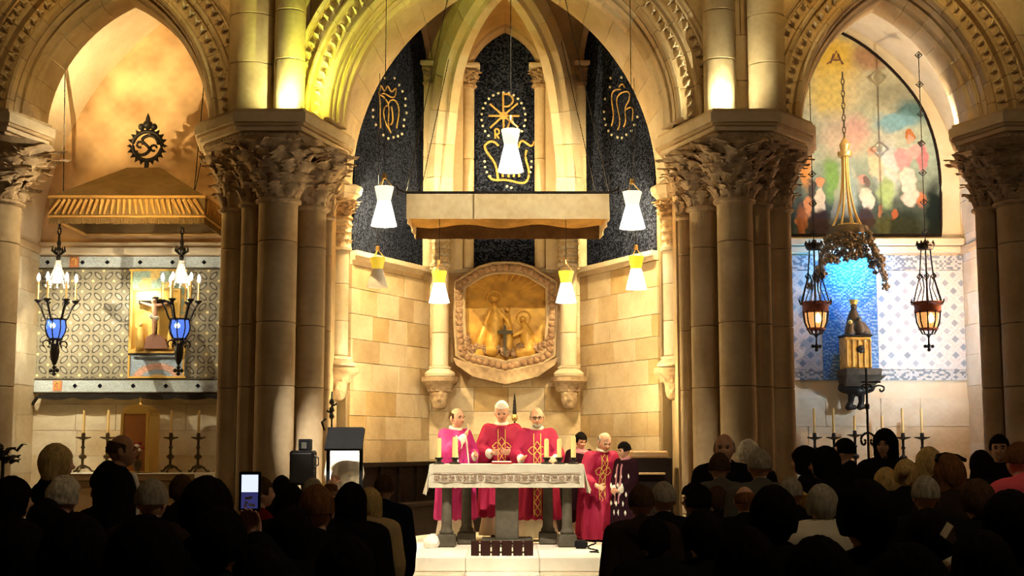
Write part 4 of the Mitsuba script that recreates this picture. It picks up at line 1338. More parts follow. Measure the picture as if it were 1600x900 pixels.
def chandelier(label, px, Y):
    o = thing('chandelier', label, 'chandelier', 'chandeliers in the left chapel')
    x = X(px, Y, 460)
    z = lambda py: at(px, py, Y)[2]
    k = mpp(Y)
    link_chain(o + '__chain', (x, Y, z(376)), (x, Y, ZBAR))
    put(o + '__stem', lathe([(0, z(408)), (.02, z(408)), (.035, z(402)), (.015, z(398)), (.03, z(392)), (.05, z(389)), (.02, z(386)), (.03, z(380)), (.008, z(372)), (0, z(372))], 10, (x, Y, 0)), 'iron', 40)
    for i in range(5):
        a = 2 * math.pi * i / 5
        put(o + '__crown_leaf', tube([(x + .03 * math.cos(a), Y + .03 * math.sin(a), z(398)), (x + .09 * math.cos(a), Y + .09 * math.sin(a), z(392)), (x + .08 * math.cos(a), Y + .08 * math.sin(a), z(385))], [.012, .018, .006], 6), 'iron')
    # a cone of bead strings under the crown
    for i in range(10):
        a = 2 * math.pi * i / 10
        put(o + '__bead_string', cat([ico(.013, 1, (x + rr * math.cos(a), Y + rr * math.sin(a), zz)) for rr, zz in [(.03 + .13 * s ** 1.5, z(408) + (z(447) - z(408)) * s) for s in np.linspace(0, 1, 12)]]), 'crystal_glow', emit=None)
    bulb('chandelier_light_%d' % px, (x, Y - .10, z(451)), .8, (1.0, .86, .62))
    put(o + '__inner_lamp', lathe([(0, z(442)), (.055, z(442)), (.05, z(425)), (.02, z(410)), (0, z(409))], 12, (x, Y, 0)), 'lamp_shade', 40, emit=(8, 7.2, 5))
    n = 6
    for i in range(n):
        a = 2 * math.pi * (i + .3) / n
        rr = .25
        cx, cy = x + rr * math.cos(a), Y + rr * math.sin(a)
        put(o + '__arm', tube(spline([(x + .05 * math.cos(a), Y + .05 * math.sin(a), z(505)), (x + .15 * math.cos(a), Y + .15 * math.sin(a), z(497)), (x + .2 * math.cos(a), Y + .2 * math.sin(a), z(482)), (cx, cy, z(474))], 12), .014, 6), 'iron')
        put(o + '__cup', lathe([(0, z(474)), (.02, z(474)), (.055, z(470)), (.05, z(469)), (0, z(470))], 10, (cx, cy, 0)), 'iron')
        put(o + '__candle', lathe([(0, z(470)), (.013, z(470)), (.013, z(441)), (0, z(441))], 8, (cx, cy, 0)), 'candle_wax')
        put(o + '__bulb', lathe([(0, z(441)), (.016, z(440)), (.028, z(436)), (.02, z(431)), (0, z(427))], 10, (cx, cy, 0)), 'lamp_shade', 40, emit=(18.0, 17.0, 14.5))
    put(o + '__blue_lamp', lathe([(0, z(531)), (.07, z(529)), (.13, z(518)), (.135, z(508)), (.12, z(499)), (0, z(498))], 16, (x, Y, 0)), 'blue_glass', 40, emit=(.10, .22, .85))
    put(o + '__blue_lamp__core', ico(.045, 1, (x, Y - .11, z(510))), 'blue_glass', True, emit=(3.0, 4.5, 8.0))
    for zz, rr in ((499, .13), (530, .09)):
        put(o + '__band', tube([(x + rr * math.cos(t), Y + rr * math.sin(t), z(zz)) for t in np.linspace(0, 2 * math.pi, 19)[:-1]], .014, 6, True), 'iron')
    for i in range(8):
        a = 2 * math.pi * i / 8
        put(o + '__cage_bar', tube([(x + q * math.cos(a), Y + q * math.sin(a), z(yy)) for q, yy in ((.13, 499), (.15, 512), (.13, 521), (.08, 531), (.05, 541))], .008, 5), 'iron')
        if i % 2:
            put(o + '__scroll', tube([(x + (.13 + .05 * math.cos(t)) * math.cos(a), Y + (.13 + .05 * math.cos(t)) * math.sin(a), z(538) + .05 * math.sin(t)) for t in np.linspace(-1, 4.2, 10)], .010, 5), 'iron')
    put(o + '__urn', lathe([(0, z(571)), (.02, z(570)), (.045, z(563)), (.065, z(552)), (.06, z(542)), (.03, z(537)), (0, z(537))], 14, (x, Y, 0)), 'iron', 40)
    put(o + '__cross_pendant', cat([ico(.028, 1, (x + a * k * 5, Y, z(579) + b * k * 5)) for a, b in ((0, 0), (1, 0), (-1, 0), (0, 1), (0, -1))]), 'iron', True)


chandelier('iron candle chandelier with a blue lamp before the patterned mosaic, by the far left pier', 89, 18.75)
chandelier('iron candle chandelier with a blue lamp before the crucifix panel', 282, 18.85)

# crucifix panel
o = thing('crucifix_panel', 'gold mosaic panel with a lit niche and a crucifix in the left chapel', 'panel')
Yp = 19.985
rect = lambda x0, y0, x1, y1, d0, d1: bx(X(x0, Yp, (y0 + y1) / 2), X(x1, Yp, (y0 + y1) / 2), Yp - d1, Yp - d0, at(0, y1, Yp)[2], at(0, y0, Yp)[2])


def panel_fn(p, n, uv):
    g = noise(p.x * 60, 0, p.z * 60)
    zt2 = float(at(0, 555, 20)[2])
    up = mix((.62, .46, .18), (.30, .40, .34), smoothstep(.45, .6, fbm(p.x * 6, 1, p.z * 6, 3)))
    arc = dr.sqrt(dr.square(p.x - float(X(247, 20, 590))) + dr.square((p.z - float(at(0, 600, 20)[2])) * 1.3))
    dn = mix((.34, .44, .58), (.66, .42, .36), smoothstep(.26, .30, arc) * smoothstep(.42, .38, arc))
    dn = mix(dn, (.70, .55, .28), smoothstep(.22, .16, arc))
    return mix(dn, up, dr.select(p.z > zt2, 1.0, 0.0)) * (.75 + .5 * g)


lam('mosaic_panel', panel_fn)
put(o + '__ground', rect(203, 421, 292, 591, 0, .03), 'mosaic_panel')
for a in ((203, 421, 206, 591), (288, 421, 291, 591), (203, 588, 291, 591), (203, 421, 291, 424)):
    put(o + '__border', rect(*a, .03, .045), 'gold_flat')
put(o + '__niche_ground', rect(208, 455, 281, 546, .03, .045), 'gold')
for a in ((206, 453, 209, 548), (280, 453, 283, 548), (206, 452, 283, 455), (206, 546, 283, 552)):
    put(o + '__niche_frame', rect(*a, .03, .09), 'gold_flat')
put(o + '__rail', rect(204, 553, 285, 556, .10, .13), 'iron')
mound = Polygon([zx(*p, Yp) for p in ((229, 546), (233, 528), (244, 522), (252, 524), (262, 532), (266, 546))])
prin('mound_red', (.20, .09, .06), .7)
put(o + '__mound', extr(mound, Yp - .16, Yp - .045), 'mound_red')
cx, k = X(246, Yp, 500), mpp(Yp, 500)
zq = lambda py: at(246, py, Yp)[2]
cr = put(o + '__cross', cat([bx(cx - .03, cx + .03, Yp - .15, Yp - .11, zq(530), zq(465)), bx(X(221, Yp, 474), X(271, Yp, 474), Yp - .15, Yp - .11, zq(477), zq(471)), bx(cx - .05, cx + .05, Yp - .155, Yp - .15, zq(469), zq(466))]), 'dark_wood')
body = blob([[((cx - .01, Yp - .19, zq(473)), .042)], [((cx, Yp - .18, zq(478)), .04), ((cx + .01, Yp - .18, zq(494)), .048), ((cx + .005, Yp - .19, zq(507)), .035), ((cx, Yp - .17, zq(522)), .022)],
             [((cx - .03, Yp - .18, zq(480)), .03), ((cx - .13, Yp - .17, zq(477)), .02), ((cx - .21, Yp - .16, zq(474)), .015)], [((cx + .03, Yp - .18, zq(480)), .03), ((cx + .13, Yp - .17, zq(477)), .02), ((cx + .21, Yp - .16, zq(474)), .015)]], .025, 4)
put(o + '__carved_figure', body, 'skin_dark', True)
put(o + '__carved_figure__loincloth', blob([[((cx - .03, Yp - .185, zq(496)), .045), ((cx + .03, Yp - .185, zq(499)), .045)]], .02, 2), 'cloth_linen', True)
for px in (222, 270):
    q = X(px, Yp, 520)
    put(o + '__side_figure', blob([[((q, Yp - .10, zq(508)), .035)], [((q, Yp - .09, zq(514)), .035), ((q, Yp - .08, zq(528)), .06), ((q, Yp - .08, zq(543)), .065)]], .03, 4), 'gold_flat', True)
spot('lamp_crucifix', (X(208, 19.4, 470), 19.55, zq(458)), (X(222, 20, 480), 20, zq(482)), 3.0, 60, (1, .93, .7))

o = thing('scalloped_shelf', 'dark scalloped iron shelf edge under the left mosaic', 'shelf')
xs0, xs1 = X(62, 19.9, 618), X(345, 19.9, 618)
zsh = at(0, 618, 19.85)[2]
top = [(x, zsh + .02) for x in np.linspace(xs0, xs1, 2)]
bot = [(x, zsh - .035 - .03 * abs(math.sin((x - xs0) * 6.2))) for x in np.linspace(xs1, xs0, 70)]
put(o + '__edge', extr(Polygon(top + bot), 19.80, 19.83), 'iron')
put(o + '__board', bx(xs0, xs1, 19.83, 20.0, zsh, zsh + .018), 'dark_wood')
put(o + '__bracket', tube([(xs0, 19.82, zsh - .02), (xs0 - .05, 19.84, zsh - .08), (xs0 - .09, 19.9, zsh - .11), (xs0 - .12, 19.97, zsh - .12)], .025, 6), 'iron')

# the altar table of the left chapel
lam('altar_front', (.26, .17, .09))
o = thing('side_altar', 'stone side altar with a brown carved front in the left chapel', 'altar')
ys0 = 19.1
zal = at(0, 741, ys0)[2]
xa, xb = X(100, ys0, 742), X(345, ys0, 742)
put(o + '__body', bvbox(xa + .06, xb, ys0 + .06, 19.985, .3, zal - .09, .01), 'altar_front')
put(o + '__table', bvbox(xa, xb, ys0, 19.985, zal - .09, zal, .01), 'altar_front')
for i in range(4):
    u0 = xa + .12 + (xb - xa - .2) * i / 4
    put(o + '__front_panel', bvbox(u0, u0 + (xb - xa - .2) / 4 - .08, ys0 + .03, ys0 + .058, .45, zal - .2, .01), 'altar_front')
o = thing('side_altar_cloth', 'white cloth over the side altar, hanging down at its right end', 'altar cloth')
put(o + '__top', bx(xa - .02, xb, ys0 - .02, 19.98, zal + .001, zal + .012), 'cloth_white')
put(o + '__drop', curtain(((X(305, ys0, 745), ys0 - .03, zal + .01), (xb, ys0 - .03, zal + .01)), ((X(305, ys0, 745), ys0 - .04, zal - .42), (xb, ys0 - .04, zal - .42)), .01, 3, 16), 'cloth_white', 40)


def candlestick(label, px, Y, zbase, ycup, ytop, mat, group, spread=.09):
    o = thing('candlestick', label, 'candlestick', group)
    x, zcup, ztop = X(px, Y, 690), at(px, ycup, Y)[2], at(px, ytop, Y)[2]
    h = zcup - zbase
    put(o + '__stem', lathe([(0, zbase + .05), (.05, zbase + .06), (.02, zbase + .09), (.018, zbase + .38 * h), (.05, zbase + .42 * h), (.055, zbase + .48 * h), (.02, zbase + .53 * h), (.018, zbase + .68 * h), (.035, zbase + .72 * h), (.018, zbase + .76 * h), (.02, zcup - .03), (.11, zcup), (.11, zcup + .012), (.03, zcup + .012), (.026, zcup + .07), (0, zcup + .07)], 14, (x, Y, 0)), mat, 35)
    for i in range(3):
        a = 2 * math.pi * i / 3 + .5
        put(o + '__foot', tube([(x + q * math.cos(a), Y + q * math.sin(a), zbase + zz) for q, zz in ((.02, .10), (spread, .07), (spread + .05, .018), (spread + .08, .022))], [.02, .018, .014, .02], 6), mat)
    put(o + '__candle', lathe([(0, zcup + .05), (.020, zcup + .05), (.018, ztop), (0, ztop)], 10, (x, Y, 0)), 'candle_wax', 40)


prin('bronze', (.10, .07, .03), .4, .7)
for px, lab in ((130, 'outermost bronze candlestick at the left end of the side altar'), (168, 'bronze candlestick left of the gold tabernacle'), (267, 'bronze candlestick right of the gold tabernacle'), (310, 'outermost bronze candlestick at the right end of the side altar')):
    candlestick(lab, px, 19.6, zal + .012, 684, 641, 'bronze', 'bronze candlesticks on the side altar')

o = thing('tabernacle', 'arched gold tabernacle with a reddish door on the side altar', 'tabernacle')
xt0, xt1, yt = X(189, 19.35, 680), X(228, 19.35, 680), 19.35
xt2 = X(244, 19.8, 680)
zt0, zt1 = zal + .02, at(0, 650, yt)[2]
sh = Polygon([(xt0, zt0), (xt1 + .06, zt0), (xt1 + .06, zt1)] + [((xt0 + xt1 + .06) / 2 + (xt1 + .06 - xt0) / 2 * math.cos(t), zt1 + .17 * math.sin(t)) for t in np.linspace(.3, 2.84, 9)] + [(xt0, zt1)])
put(o + '__body', extr(sh, yt, yt + .5), 'gold')
put(o + '__door_frame', extr(sh.difference(sbox(xt0 + .04, zt0, xt1 - .0, zt1 + .03)), yt - .03, yt), 'gold')
prin('tab_door', (.42, .17, .05), .4, .3)
put(o + '__door', bvbox(xt0 + .04, xt1, yt - .015, yt, zt0 + .02, zt1 + .03, .004), 'tab_door')
put(o + '__door__knob', ico(.015, 1, (xt1 - .05, yt - .025, (zt0 + zt1) / 2)), 'brass', True)
put(o + '__finial', lathe([(0, zt1 + .16), (.03, zt1 + .17), (.012, zt1 + .20), (.012, zt1 + .27), (0, zt1 + .28)], 8, ((xt0 + xt1 + .06) / 2, yt + .2, 0)), 'gold')
put(o + '__side_pillar', lathe([(0, zt0), (.04, zt0), (.03, zt0 + .05), (.028, zt1 - .05), (.045, zt1), (0, zt1)], 12, (xt1 + .04, yt - .03, 0)), 'gold', 40)
o = thing('flower_vase', 'small vase with flowers beside the gold tabernacle', 'vase')
vx, vy = X(213, 19.15, 720), 19.2
put(o + '__vase', lathe([(0, zal + .012), (.05, zal + .012), (.03, zal + .04), (.07, zal + .14), (.05, zal + .2), (0, zal + .2)], 14, (vx, vy, 0)), 'bronze', 40)
for i in range(8):
    a = i * 2.4
    p = (vx + .10 * math.cos(a) * (i % 3 + 1) / 3, vy + .10 * math.sin(a) * (i % 3 + 1) / 3, zal + .34 + .03 * (i % 4))
    fl = put(o + '__flower', ico(.035, 1, p, (1, 1, .7)), 'cloth_red' if i % 2 else 'cloth_white')
    put(fl + '__stalk', tube([(vx, vy, zal + .19), p], .004, 5), 'hair_chestnut')

o = thing('flower_stand', 'dark iron stand with a cluster of iron leaves at the far left edge', 'stand')
fx, fy = X(4, 14.0, 740), 14.0
z = lambda py: at(0, py, fy)[2]
put(o + '__pole', tube([(fx, fy, .02), (fx, fy, z(722))], .02, 8), 'iron')
put(o + '__foot', lathe([(0, 0), (.2, 0), (.18, .03), (.03, .06), (0, .06)], 16, (fx, fy, 0)), 'iron')
rng = np.random.default_rng(12)
for i in range(12):
    a, q = i * 2.4, .03 + .05 * (i % 3)
    again(o + '__iron_leaf', leaf_src(.14, .07, .05, 'iron'), TR(fx + q * math.cos(a), fy + q * math.sin(a), z(724) + .04 * (i % 5), a) @ T().rotate([0, 1, 0], 25 + 30 * (i % 2)))

# ---------------------------------------------------------------- right chapel: painting, hanging crown, lanterns, statue, candlesticks
o = thing('lunette_painting', 'pointed painting with a golden top and figures on a dark ground in the right chapel', 'painting')
Yq = 20.0
edge = [(1313, 52), (1358, 79), (1397, 114), (1432, 157), (1455, 207), (1466, 258), (1469, 310), (1470, 368)]
edge = [tuple(q) for q in spline(np.array(edge, float), 24)]
pl = Polygon([zx(a, b, Yq) for a, b in edge] + [zx(2 * 1313 - a, b, Yq) for a, b in edge[::-1][:-1]])


def wp(px, py):
    p = at(px, py, Yq)
    return float(p[0]), float(p[2])


KP = float(mpp(Yq, 220))
FIG = [  # px, py, rx, ry, colour, softness
    (1304, 98, 48, 56, (.88, .62, .10), .9), (1298, 145, 46, 46, (.86, .70, .24), .9), (1358, 90, 34, 26, (.48, .28, .16), .8), (1397, 150, 46, 26, (.38, .38, .28), .9), (1424, 175, 34, 24, (.10, .22, .24), .8), (1398, 192, 40, 18, (.26, .52, .66), .8),
    (1319, 214, 52, 44, (.74, .62, .50), .9), (1335, 205, 26, 30, (.76, .50, .46), .9), (1385, 258, 22, 60, (.66, .74, .80), .8), (1300, 280, 16, 42, (.26, .50, .14), .8), (1384, 300, 16, 30, (.40, .56, .24), .8), (1328, 290, 14, 50, (.44, .56, .52), .8),
    (1259, 258, 11, 42, (.84, .38, .12), .6), (1279, 284, 8, 10, (.86, .40, .22), .3), (1268, 300, 6, 22, (.10, .08, .08), .5), (1281, 314, 9, 22, (.86, .74, .58), .3), (1279, 349, 20, 24, (.04, .025, .025), .5), (1252, 345, 9, 28, (.46, .17, .07), .6), (1262, 322, 7, 18, (.70, .30, .14), .5),
    (1366, 258, 11, 20, (.80, .70, .50), .4), (1362, 235, 7, 8, (.84, .52, .40), .3), (1374, 272, 7, 14, (.74, .66, .50), .5), (1347, 280, 8, 8, (.74, .40, .34), .3), (1353, 283, 7, 9, (.20, .15, .14), .4), (1354, 311, 12, 20, (.84, .76, .64), .3), (1354, 343, 14, 22, (.06, .04, .04), .4),
    (1411, 248, 15, 20, (.82, .40, .44), .4), (1442, 246, 10, 24, (.68, .26, .30), .4), (1427, 238, 14, 12, (.80, .50, .50), .4), (1419, 282, 15, 24, (.86, .76, .72), .3), (1424, 308, 16, 16, (.78, .66, .62), .4), (1420, 212, 8, 9, (.66, .24, .08), .3), (1421, 217, 5, 6, (.84, .52, .40), .3), (1437, 225, 5, 6, (.08, .04, .04), .4), (1440, 312, 7, 14, (.58, .20, .10), .5),
    (1410, 352, 30, 22, (.035, .045, .03), .6), (1460, 335, 16, 60, (.012, .02, .02), .7), (1380, 350, 16, 22, (.10, .12, .06), .7), (1320, 356, 26, 20, (.04, .045, .04), .7), (1396, 336, 5, 10, (.40, .12, .05), .6), (1376, 330, 4, 12, (.45, .20, .10), .6)]
FIGW = [(wp(a, b), c * KP, d * KP, e, f) for a, b, c, d, e, f in FIG]
ZB = wp(1313, 368)[1]


def painting_fn(p, n, uv):
    n1, n2 = fbm(p.x * 7, 3, p.z * 7, 3) - .5, fbm(p.x * 7 + 9, 8, p.z * 7, 3) - .5
    x, z = p.x + .12 * n1, p.z + .12 * n2
    h = (z - ZB) / 3.0
    out = mix((.05, .07, .06), (.46, .58, .50), smoothstep(.08, .46, h))
    out = mix(out, (.62, .60, .42), smoothstep(.45, .75, h))
    rx_, rz_ = wp(1319, 222)
    th = dr.atan2(z - rz_, x - rx_)
    for i_, ((cx, cz), rx, ry, col, s) in enumerate(FIGW):
        if i_ == 12:                       # painted rays, under the figures
            ray = smoothstep(.5, .75, noise(th * 7.0, 1.5, 0)) * smoothstep(.25, .6, dr.sqrt(dr.square(x - rx_) + dr.square(z - rz_))) * smoothstep(1.5, .7, dr.sqrt(dr.square(x - rx_) + dr.square(z - rz_)))
            out = mix(out, (.80, .74, .60), ray * .45)
        d = dr.sqrt(dr.square((x - cx) / rx) + dr.square((z - cz) / ry))
        out = mix(out, col, smoothstep(1.0 + .2 * s, 1.0 - .7 * s, d) * .95)
    b = fbm(p.x * 22, 0, p.z * 16, 3)
    return out * (.62 + .35 * b)


lam('painting_oil', painting_fn)
put(o + '__canvas', extr(pl, Yq - .02, Yq), 'painting_oil')
put(o + '__frame', tube([(a, Yq - .03, b) for a, b in np.array(pl.exterior.coords)[:-1]], .022, 6, True), 'dark_wood')

mk = 'lunette_painting__monogram'
for ln in ([(1298, 99), (1302, 84), (1306, 96), (1310, 84), (1316, 101)], [(1292, 100), (1299, 96), (1307, 80), (1312, 93), (1318, 100)], [(1301, 94), (1312, 94)]):
    put(mk, tube([(*[at(a, b, Yq - .025)[0]], Yq - .025, at(a, b, Yq - .025)[2]) for a, b in ln], .011, 5), 'mound_red')

prin('gold_cable', (.80, .56, .22), .4, .6)
prin('dull_metal', (.20, .16, .11), .5, .6)
o = thing('garland_chandelier', 'large hanging metal crown with golden cables and dangling garlands before the painting', 'chandelier')
Yc = 19.2
hx = X(1325, Yc, 340)
z = lambda py: at(1325, py, Yc)[2]
k = mpp(Yc, 340)
link_chain(o + '__chain', (hx - .02, Yc, z(236)), (hx - .02, Yc, 7.3), 'dull_metal')
put(o + '__top', lathe([(0, z(246)), (.10, z(245)), (.11, z(238)), (.06, z(236)), (.08, z(226)), (.03, z(218)), (0, z(210))], 12, (hx - .02, Yc, 0)), 'gold_cable', 40)
n = 8
for i in range(n):
    a = 2 * math.pi * i / n + .2
    put(o + '__cable', tube(spline([(hx - .02 + r_ * k * math.cos(a), Yc + r_ * k * math.sin(a), z(py)) for r_, py in ((4.5, 245), (5, 275), (8, 305), (15, 335), (27, 360))], 16), .015, 6), 'gold_cable', True)
R = 29 * k
put(o + '__ring', lathe([(R - .03, z(368)), (R + .02, z(368)), (R + .03, z(362)), (R + .01, z(355)), (R - .03, z(356)), (R - .03, z(368))], 28, (hx, Yc, 0)), 'dull_metal', 40)
R2 = 15 * k
put(o + '__ring', tube([(hx + R2 * math.cos(t), Yc + R2 * math.sin(t), z(352)) for t in np.linspace(0, 2 * math.pi, 25)[:-1]], .018, 6, True), 'gold_cable')
rng = np.random.default_rng(21)
flower = mikit.ply(cat([ico(.026, 1), *[ico(.016, 1, (.03 * math.cos(t), .03 * math.sin(t), 0)) for t in (0, 1.26, 2.5, 3.77, 5.0)]]), 'dull_metal', True)
for i in range(22):
    a = 2 * math.pi * i / 22
    drop = 30 + 45 * abs(math.cos(a)) ** 3 + rng.uniform(0, 12)
    key = num(o + '__garland')
    c0 = np.array([hx + R * math.cos(a), Yc + R * math.sin(a)])
    pts = [(c0[0] * 1 + rng.uniform(-.02, .02) + (.35 * k * q if math.cos(a) > 0 else -.35 * k * q) * (abs(math.cos(a)) > .5), c0[1], z(362 + q)) for q in np.linspace(0, drop, 6)]
    scene[key] = mikit.ply(tube(pts, .012, 5), 'dull_metal')
    for p in pts[1:]:
        again(key + '__flower', flower, TR(p[0] + rng.uniform(-.03, .03), p[1] - .02, p[2] + rng.uniform(-.03, .03)) @ T().rotate([1, 0, 0], rng.uniform(40, 140)) @ T().scale(float(rng.uniform(.9, 1.7))))

prin('lantern_red', (.24, .07, .04), .35, .3)
scene['lantern_glass'] = {'type': 'twosided', 'bsdf': {'type': 'diffuse', 'reflectance': rgb((.85, .62, .36))}}


def lantern(label, px, Y, top_y):
    o = thing('hanging_lantern', label, 'lantern', 'hanging lanterns in the right chapel')
    x = X(px, Y, 470)
    z = lambda py: at(px, py, Y)[2]
    k = mpp(Y, 470)
    for py0 in np.arange(top_y, 370, 46):
        put(o + '__chain_bar', tube([(x, Y, z(py0 + 2)), (x, Y, z(py0 + 44))], .006, 5), 'iron')
        put(o + '__chain_star', cat([tube([(x - .05, Y, z(py0)), (x, Y, z(py0 - 5)), (x + .05, Y, z(py0)), (x, Y, z(py0 + 5)), ], .011, 5, True), ico(.02, 1, (x, Y, z(py0)))]), 'iron')
    put(o + '__chain_bar', tube([(x, Y, z(top_y)), (x, Y, 7.0)], .005, 5), 'iron')
    put(o + '__top_crown', lathe([(0, z(390)), (.10, z(390)), (.12, z(386)), (.11, z(384)), (.13, z(381)), (.05, z(382)), (.02, z(376)), (0, z(372))], 12, (x, Y, 0)), 'iron')
    sp = mikit.ply(trimesh.creation.cone(.025, .07, sections=5), 'iron')
    for i in range(8):
        a = 2 * math.pi * i / 8
        again(o + '__crown_point', sp, TR(x + .115 * math.cos(a), Y + .115 * math.sin(a), z(383)))
    for i in range(6):
        a = 2 * math.pi * i / 6 + .26
        p0, p1, p2 = [(x + r_ * k * math.cos(a), Y + r_ * k * math.sin(a), z(py)) for r_, py in ((8, 391), (12, 432), (24, 472))]
        put(o + '__suspension', tube([p0, p1, p2], .008, 5), 'iron')
        put(o + '__suspension__star', cat([tube([(p1[0] - .035, p1[1], p1[2]), (p1[0], p1[1], p1[2] + .045), (p1[0] + .035, p1[1], p1[2]), (p1[0], p1[1], p1[2] - .045)], .010, 5, True)]), 'iron')
        q = [(x + r_ * k * math.cos(a + .5), Y + r_ * k * math.sin(a + .5), z(py)) for r_, py in ((12, 432), (8, 450), (16, 472))]
        put(o + '__suspension', tube(q, .006, 5), 'iron')
        put(o + '__hook', tube([(x + r_ * k * math.cos(a), Y + r_ * k * math.sin(a), z(py)) for r_, py in ((20, 476), (27, 474), (28, 469))], .010, 5), 'iron')
    put(o + '__bowl', lathe([(19 * k, z(489)), (20.5 * k, z(487)), (20 * k, z(480)), (22 * k, z(474)), (24 * k, z(472)), (24 * k, z(474)), (18 * k, z(481)), (18.5 * k, z(489)), (19 * k, z(489))], 20, (x, Y, 0)), 'lantern_red', 40)
    put(o + '__glass', lathe([(0, z(514)), (12 * k, z(513)), (15 * k, z(504)), (16.5 * k, z(489)), (0, z(488))], 18, (x, Y, 0)), 'lantern_glass', 40, emit=(.80, .36, .10))
    put(o + '__flame', lathe([(0, z(506)), (4.5 * k, z(503)), (5 * k, z(498)), (2 * k, z(491)), (0, z(489))], 12, (x, Y - 15 * k, 0)), 'lantern_glass', 40, emit=(9.0, 6.0, 2.2))
    for i in range(10):
        a = 2 * math.pi * i / 10
        put(o + '__cage_bar', tube([(x + r_ * k * math.cos(a), Y + r_ * k * math.sin(a), z(py)) for r_, py in ((20, 486), (18, 503), (13.5, 514), (9, 522))], .010, 5), 'iron')
    put(o + '__lower_ring', tube([(x + 13.5 * k * math.cos(t), Y + 13.5 * k * math.sin(t), z(514)) for t in np.linspace(0, 2 * math.pi, 19)[:-1]], .016, 6, True), 'lantern_red')
    put(o + '__pendant', lathe([(0, z(547)), (.012, z(546)), (.035, z(541)), (.012, z(537)), (.01, z(528)), (.03, z(524)), (9 * k, z(522)), (0, z(521))], 10, (x, Y, 0)), 'iron', 40)
    put(o + '__pendant__cross', cat([ico(.025, 1, (x + a * .05, Y, z(541) + b * .05)) for a, b in ((1, 0), (-1, 0), (0, -1))]), 'iron', True)


lantern('glowing iron lantern hanging left of the statue, next to the right pier', 1274, 18.55, 226)
lantern('glowing iron lantern hanging right of the statue, before the white mosaic', 1449, 18.6, 86)

o = thing('wall_console', 'dark bracket shelf carrying the small statue in the right chapel', 'shelf')
Ys = 19.72
sx = X(1340, Ys, 580)
z = lambda py: at(1340, py, Ys)[2]
k = mpp(Ys, 560)
put(o + '__board', bvbox(sx - 26 * k, sx + 30 * k, Ys - .28, 20.0, z(588), z(577), .012), 'altar_stone')
put(o + '__moulding', trimesh.convex.convex_hull(np.array([(sx + a * k, y, z(py)) for a, y, py in ((-24, Ys - .26, 588), (36, Ys - .30, 588), (-24, 20, 588), (36, 20, 588), (-22, Ys - .1, 604), (22, Ys - .1, 604), (-22, 20, 604), (22, 20, 604))])), 'altar_stone')
put(o + '__corbel', blob([[((sx - 22 * k, 19.8, z(606)), .07), ((sx, 19.78, z(610)), .09), ((sx + 22 * k, 19.8, z(606)), .06)], [((sx - 8 * k, 19.78, z(612)), .06), ((sx - 10 * k, 19.80, z(628)), .04), ((sx - 14 * k, 19.8, z(636)), .05), ((sx - 4 * k, 19.8, z(636)), .035)], [((sx + 6 * k, 19.78, z(612)), .06), ((sx + 7 * k, 19.80, z(628)), .04), ((sx + 4 * k, 19.8, z(636)), .045), ((sx + 10 * k, 19.8, z(635)), .035)]], .03, 4), 'iron', True)
put(o + '__scroll', tube(spline([(sx + a * k, 19.6, z(py)) for a, py in ((22, 606), (30, 603), (37, 607), (34, 612), (30, 608))], 20), .014, 6), 'iron')

o = thing('seated_statue', 'small crowned seated statue with a gilded arcaded base on the bracket shelf', 'statue')
xs = X(1337, Ys, 540)
b0, b1 = z(577), z(527)
put(o + '__base', bvbox(xs - 21 * k, xs + 20 * k, Ys - .16, Ys + .2, b0, b1, .012), 'gold_relief')
for i in range(5):
    xx = xs + (-18 + 9 * i) * k
    put(o + '__base_column', lathe([(0, b0 + .03), (.025, b0 + .03), (.016, b0 + .06), (.016, b1 - .09), (.026, b1 - .05), (0, b1 - .05)], 10, (xx, Ys - .165, 0)), 'brass', 40)
    if i < 4:
        put(o + '__base_arch', tube([(xx + 4.5 * k - 4 * k * math.cos(t), Ys - .17, b1 - .09 + 4 * k * math.sin(t)) for t in np.linspace(0, math.pi, 8)], .010, 5), 'brass')
put(o + '__base_ornament', ico(.06, 2, (xs + 3 * k, Ys - .17, z(547)), (1, .4, 1)), 'iron', True)
put(o + '__base_rim', bvbox(xs - 23 * k, xs + 22 * k, Ys - .18, Ys + .2, b1, b1 + .03, .008), 'iron')
prin('robe_dark', (.10, .075, .05), .5, .3)
put(o + '__robe', blob([[((xs - 2 * k, Ys, z(486)), .05), ((xs - 2 * k, Ys, z(500)), .10), ((xs - 1 * k, Ys - .02, z(516)), .15)], [((xs - 9 * k, Ys - .08, z(508)), .07), ((xs - 11 * k, Ys - .10, z(521)), .08)], [((xs + 8 * k, Ys - .08, z(510)), .07), ((xs + 12 * k, Ys - .1, z(519)), .08), ((xs + 18 * k, Ys - .05, z(521)), .05)]], .03, 5), 'robe_dark', True)
put(o + '__head', blob([[((xs - 2 * k, Ys - .03, z(480)), .048)], [((xs - 2 * k, Ys - .02, z(486)), .03), ((xs - 2 * k, Ys - .02, z(492)), .035)]], .02, 2), 'robe_dark', True)
put(o + '__crown', lathe([(0, z(476)), (.055, z(476)), (.06, z(471)), (.075, z(469)), (.03, z(470)), (0, z(469))], 12, (xs - 2 * k, Ys - .03, 0)), 'gold', 40)
put(o + '__child', blob([[((xs + 2 * k, Ys - .16, z(500)), .04)], [((xs + 2 * k, Ys - .15, z(507)), .05), ((xs + 4 * k, Ys - .17, z(517)), .065)]], .025, 3), 'robe_dark', True)
put(o + '__orb', ico(.035, 2, (xs - 12 * k, Ys - .17, z(505))), 'gold', True)

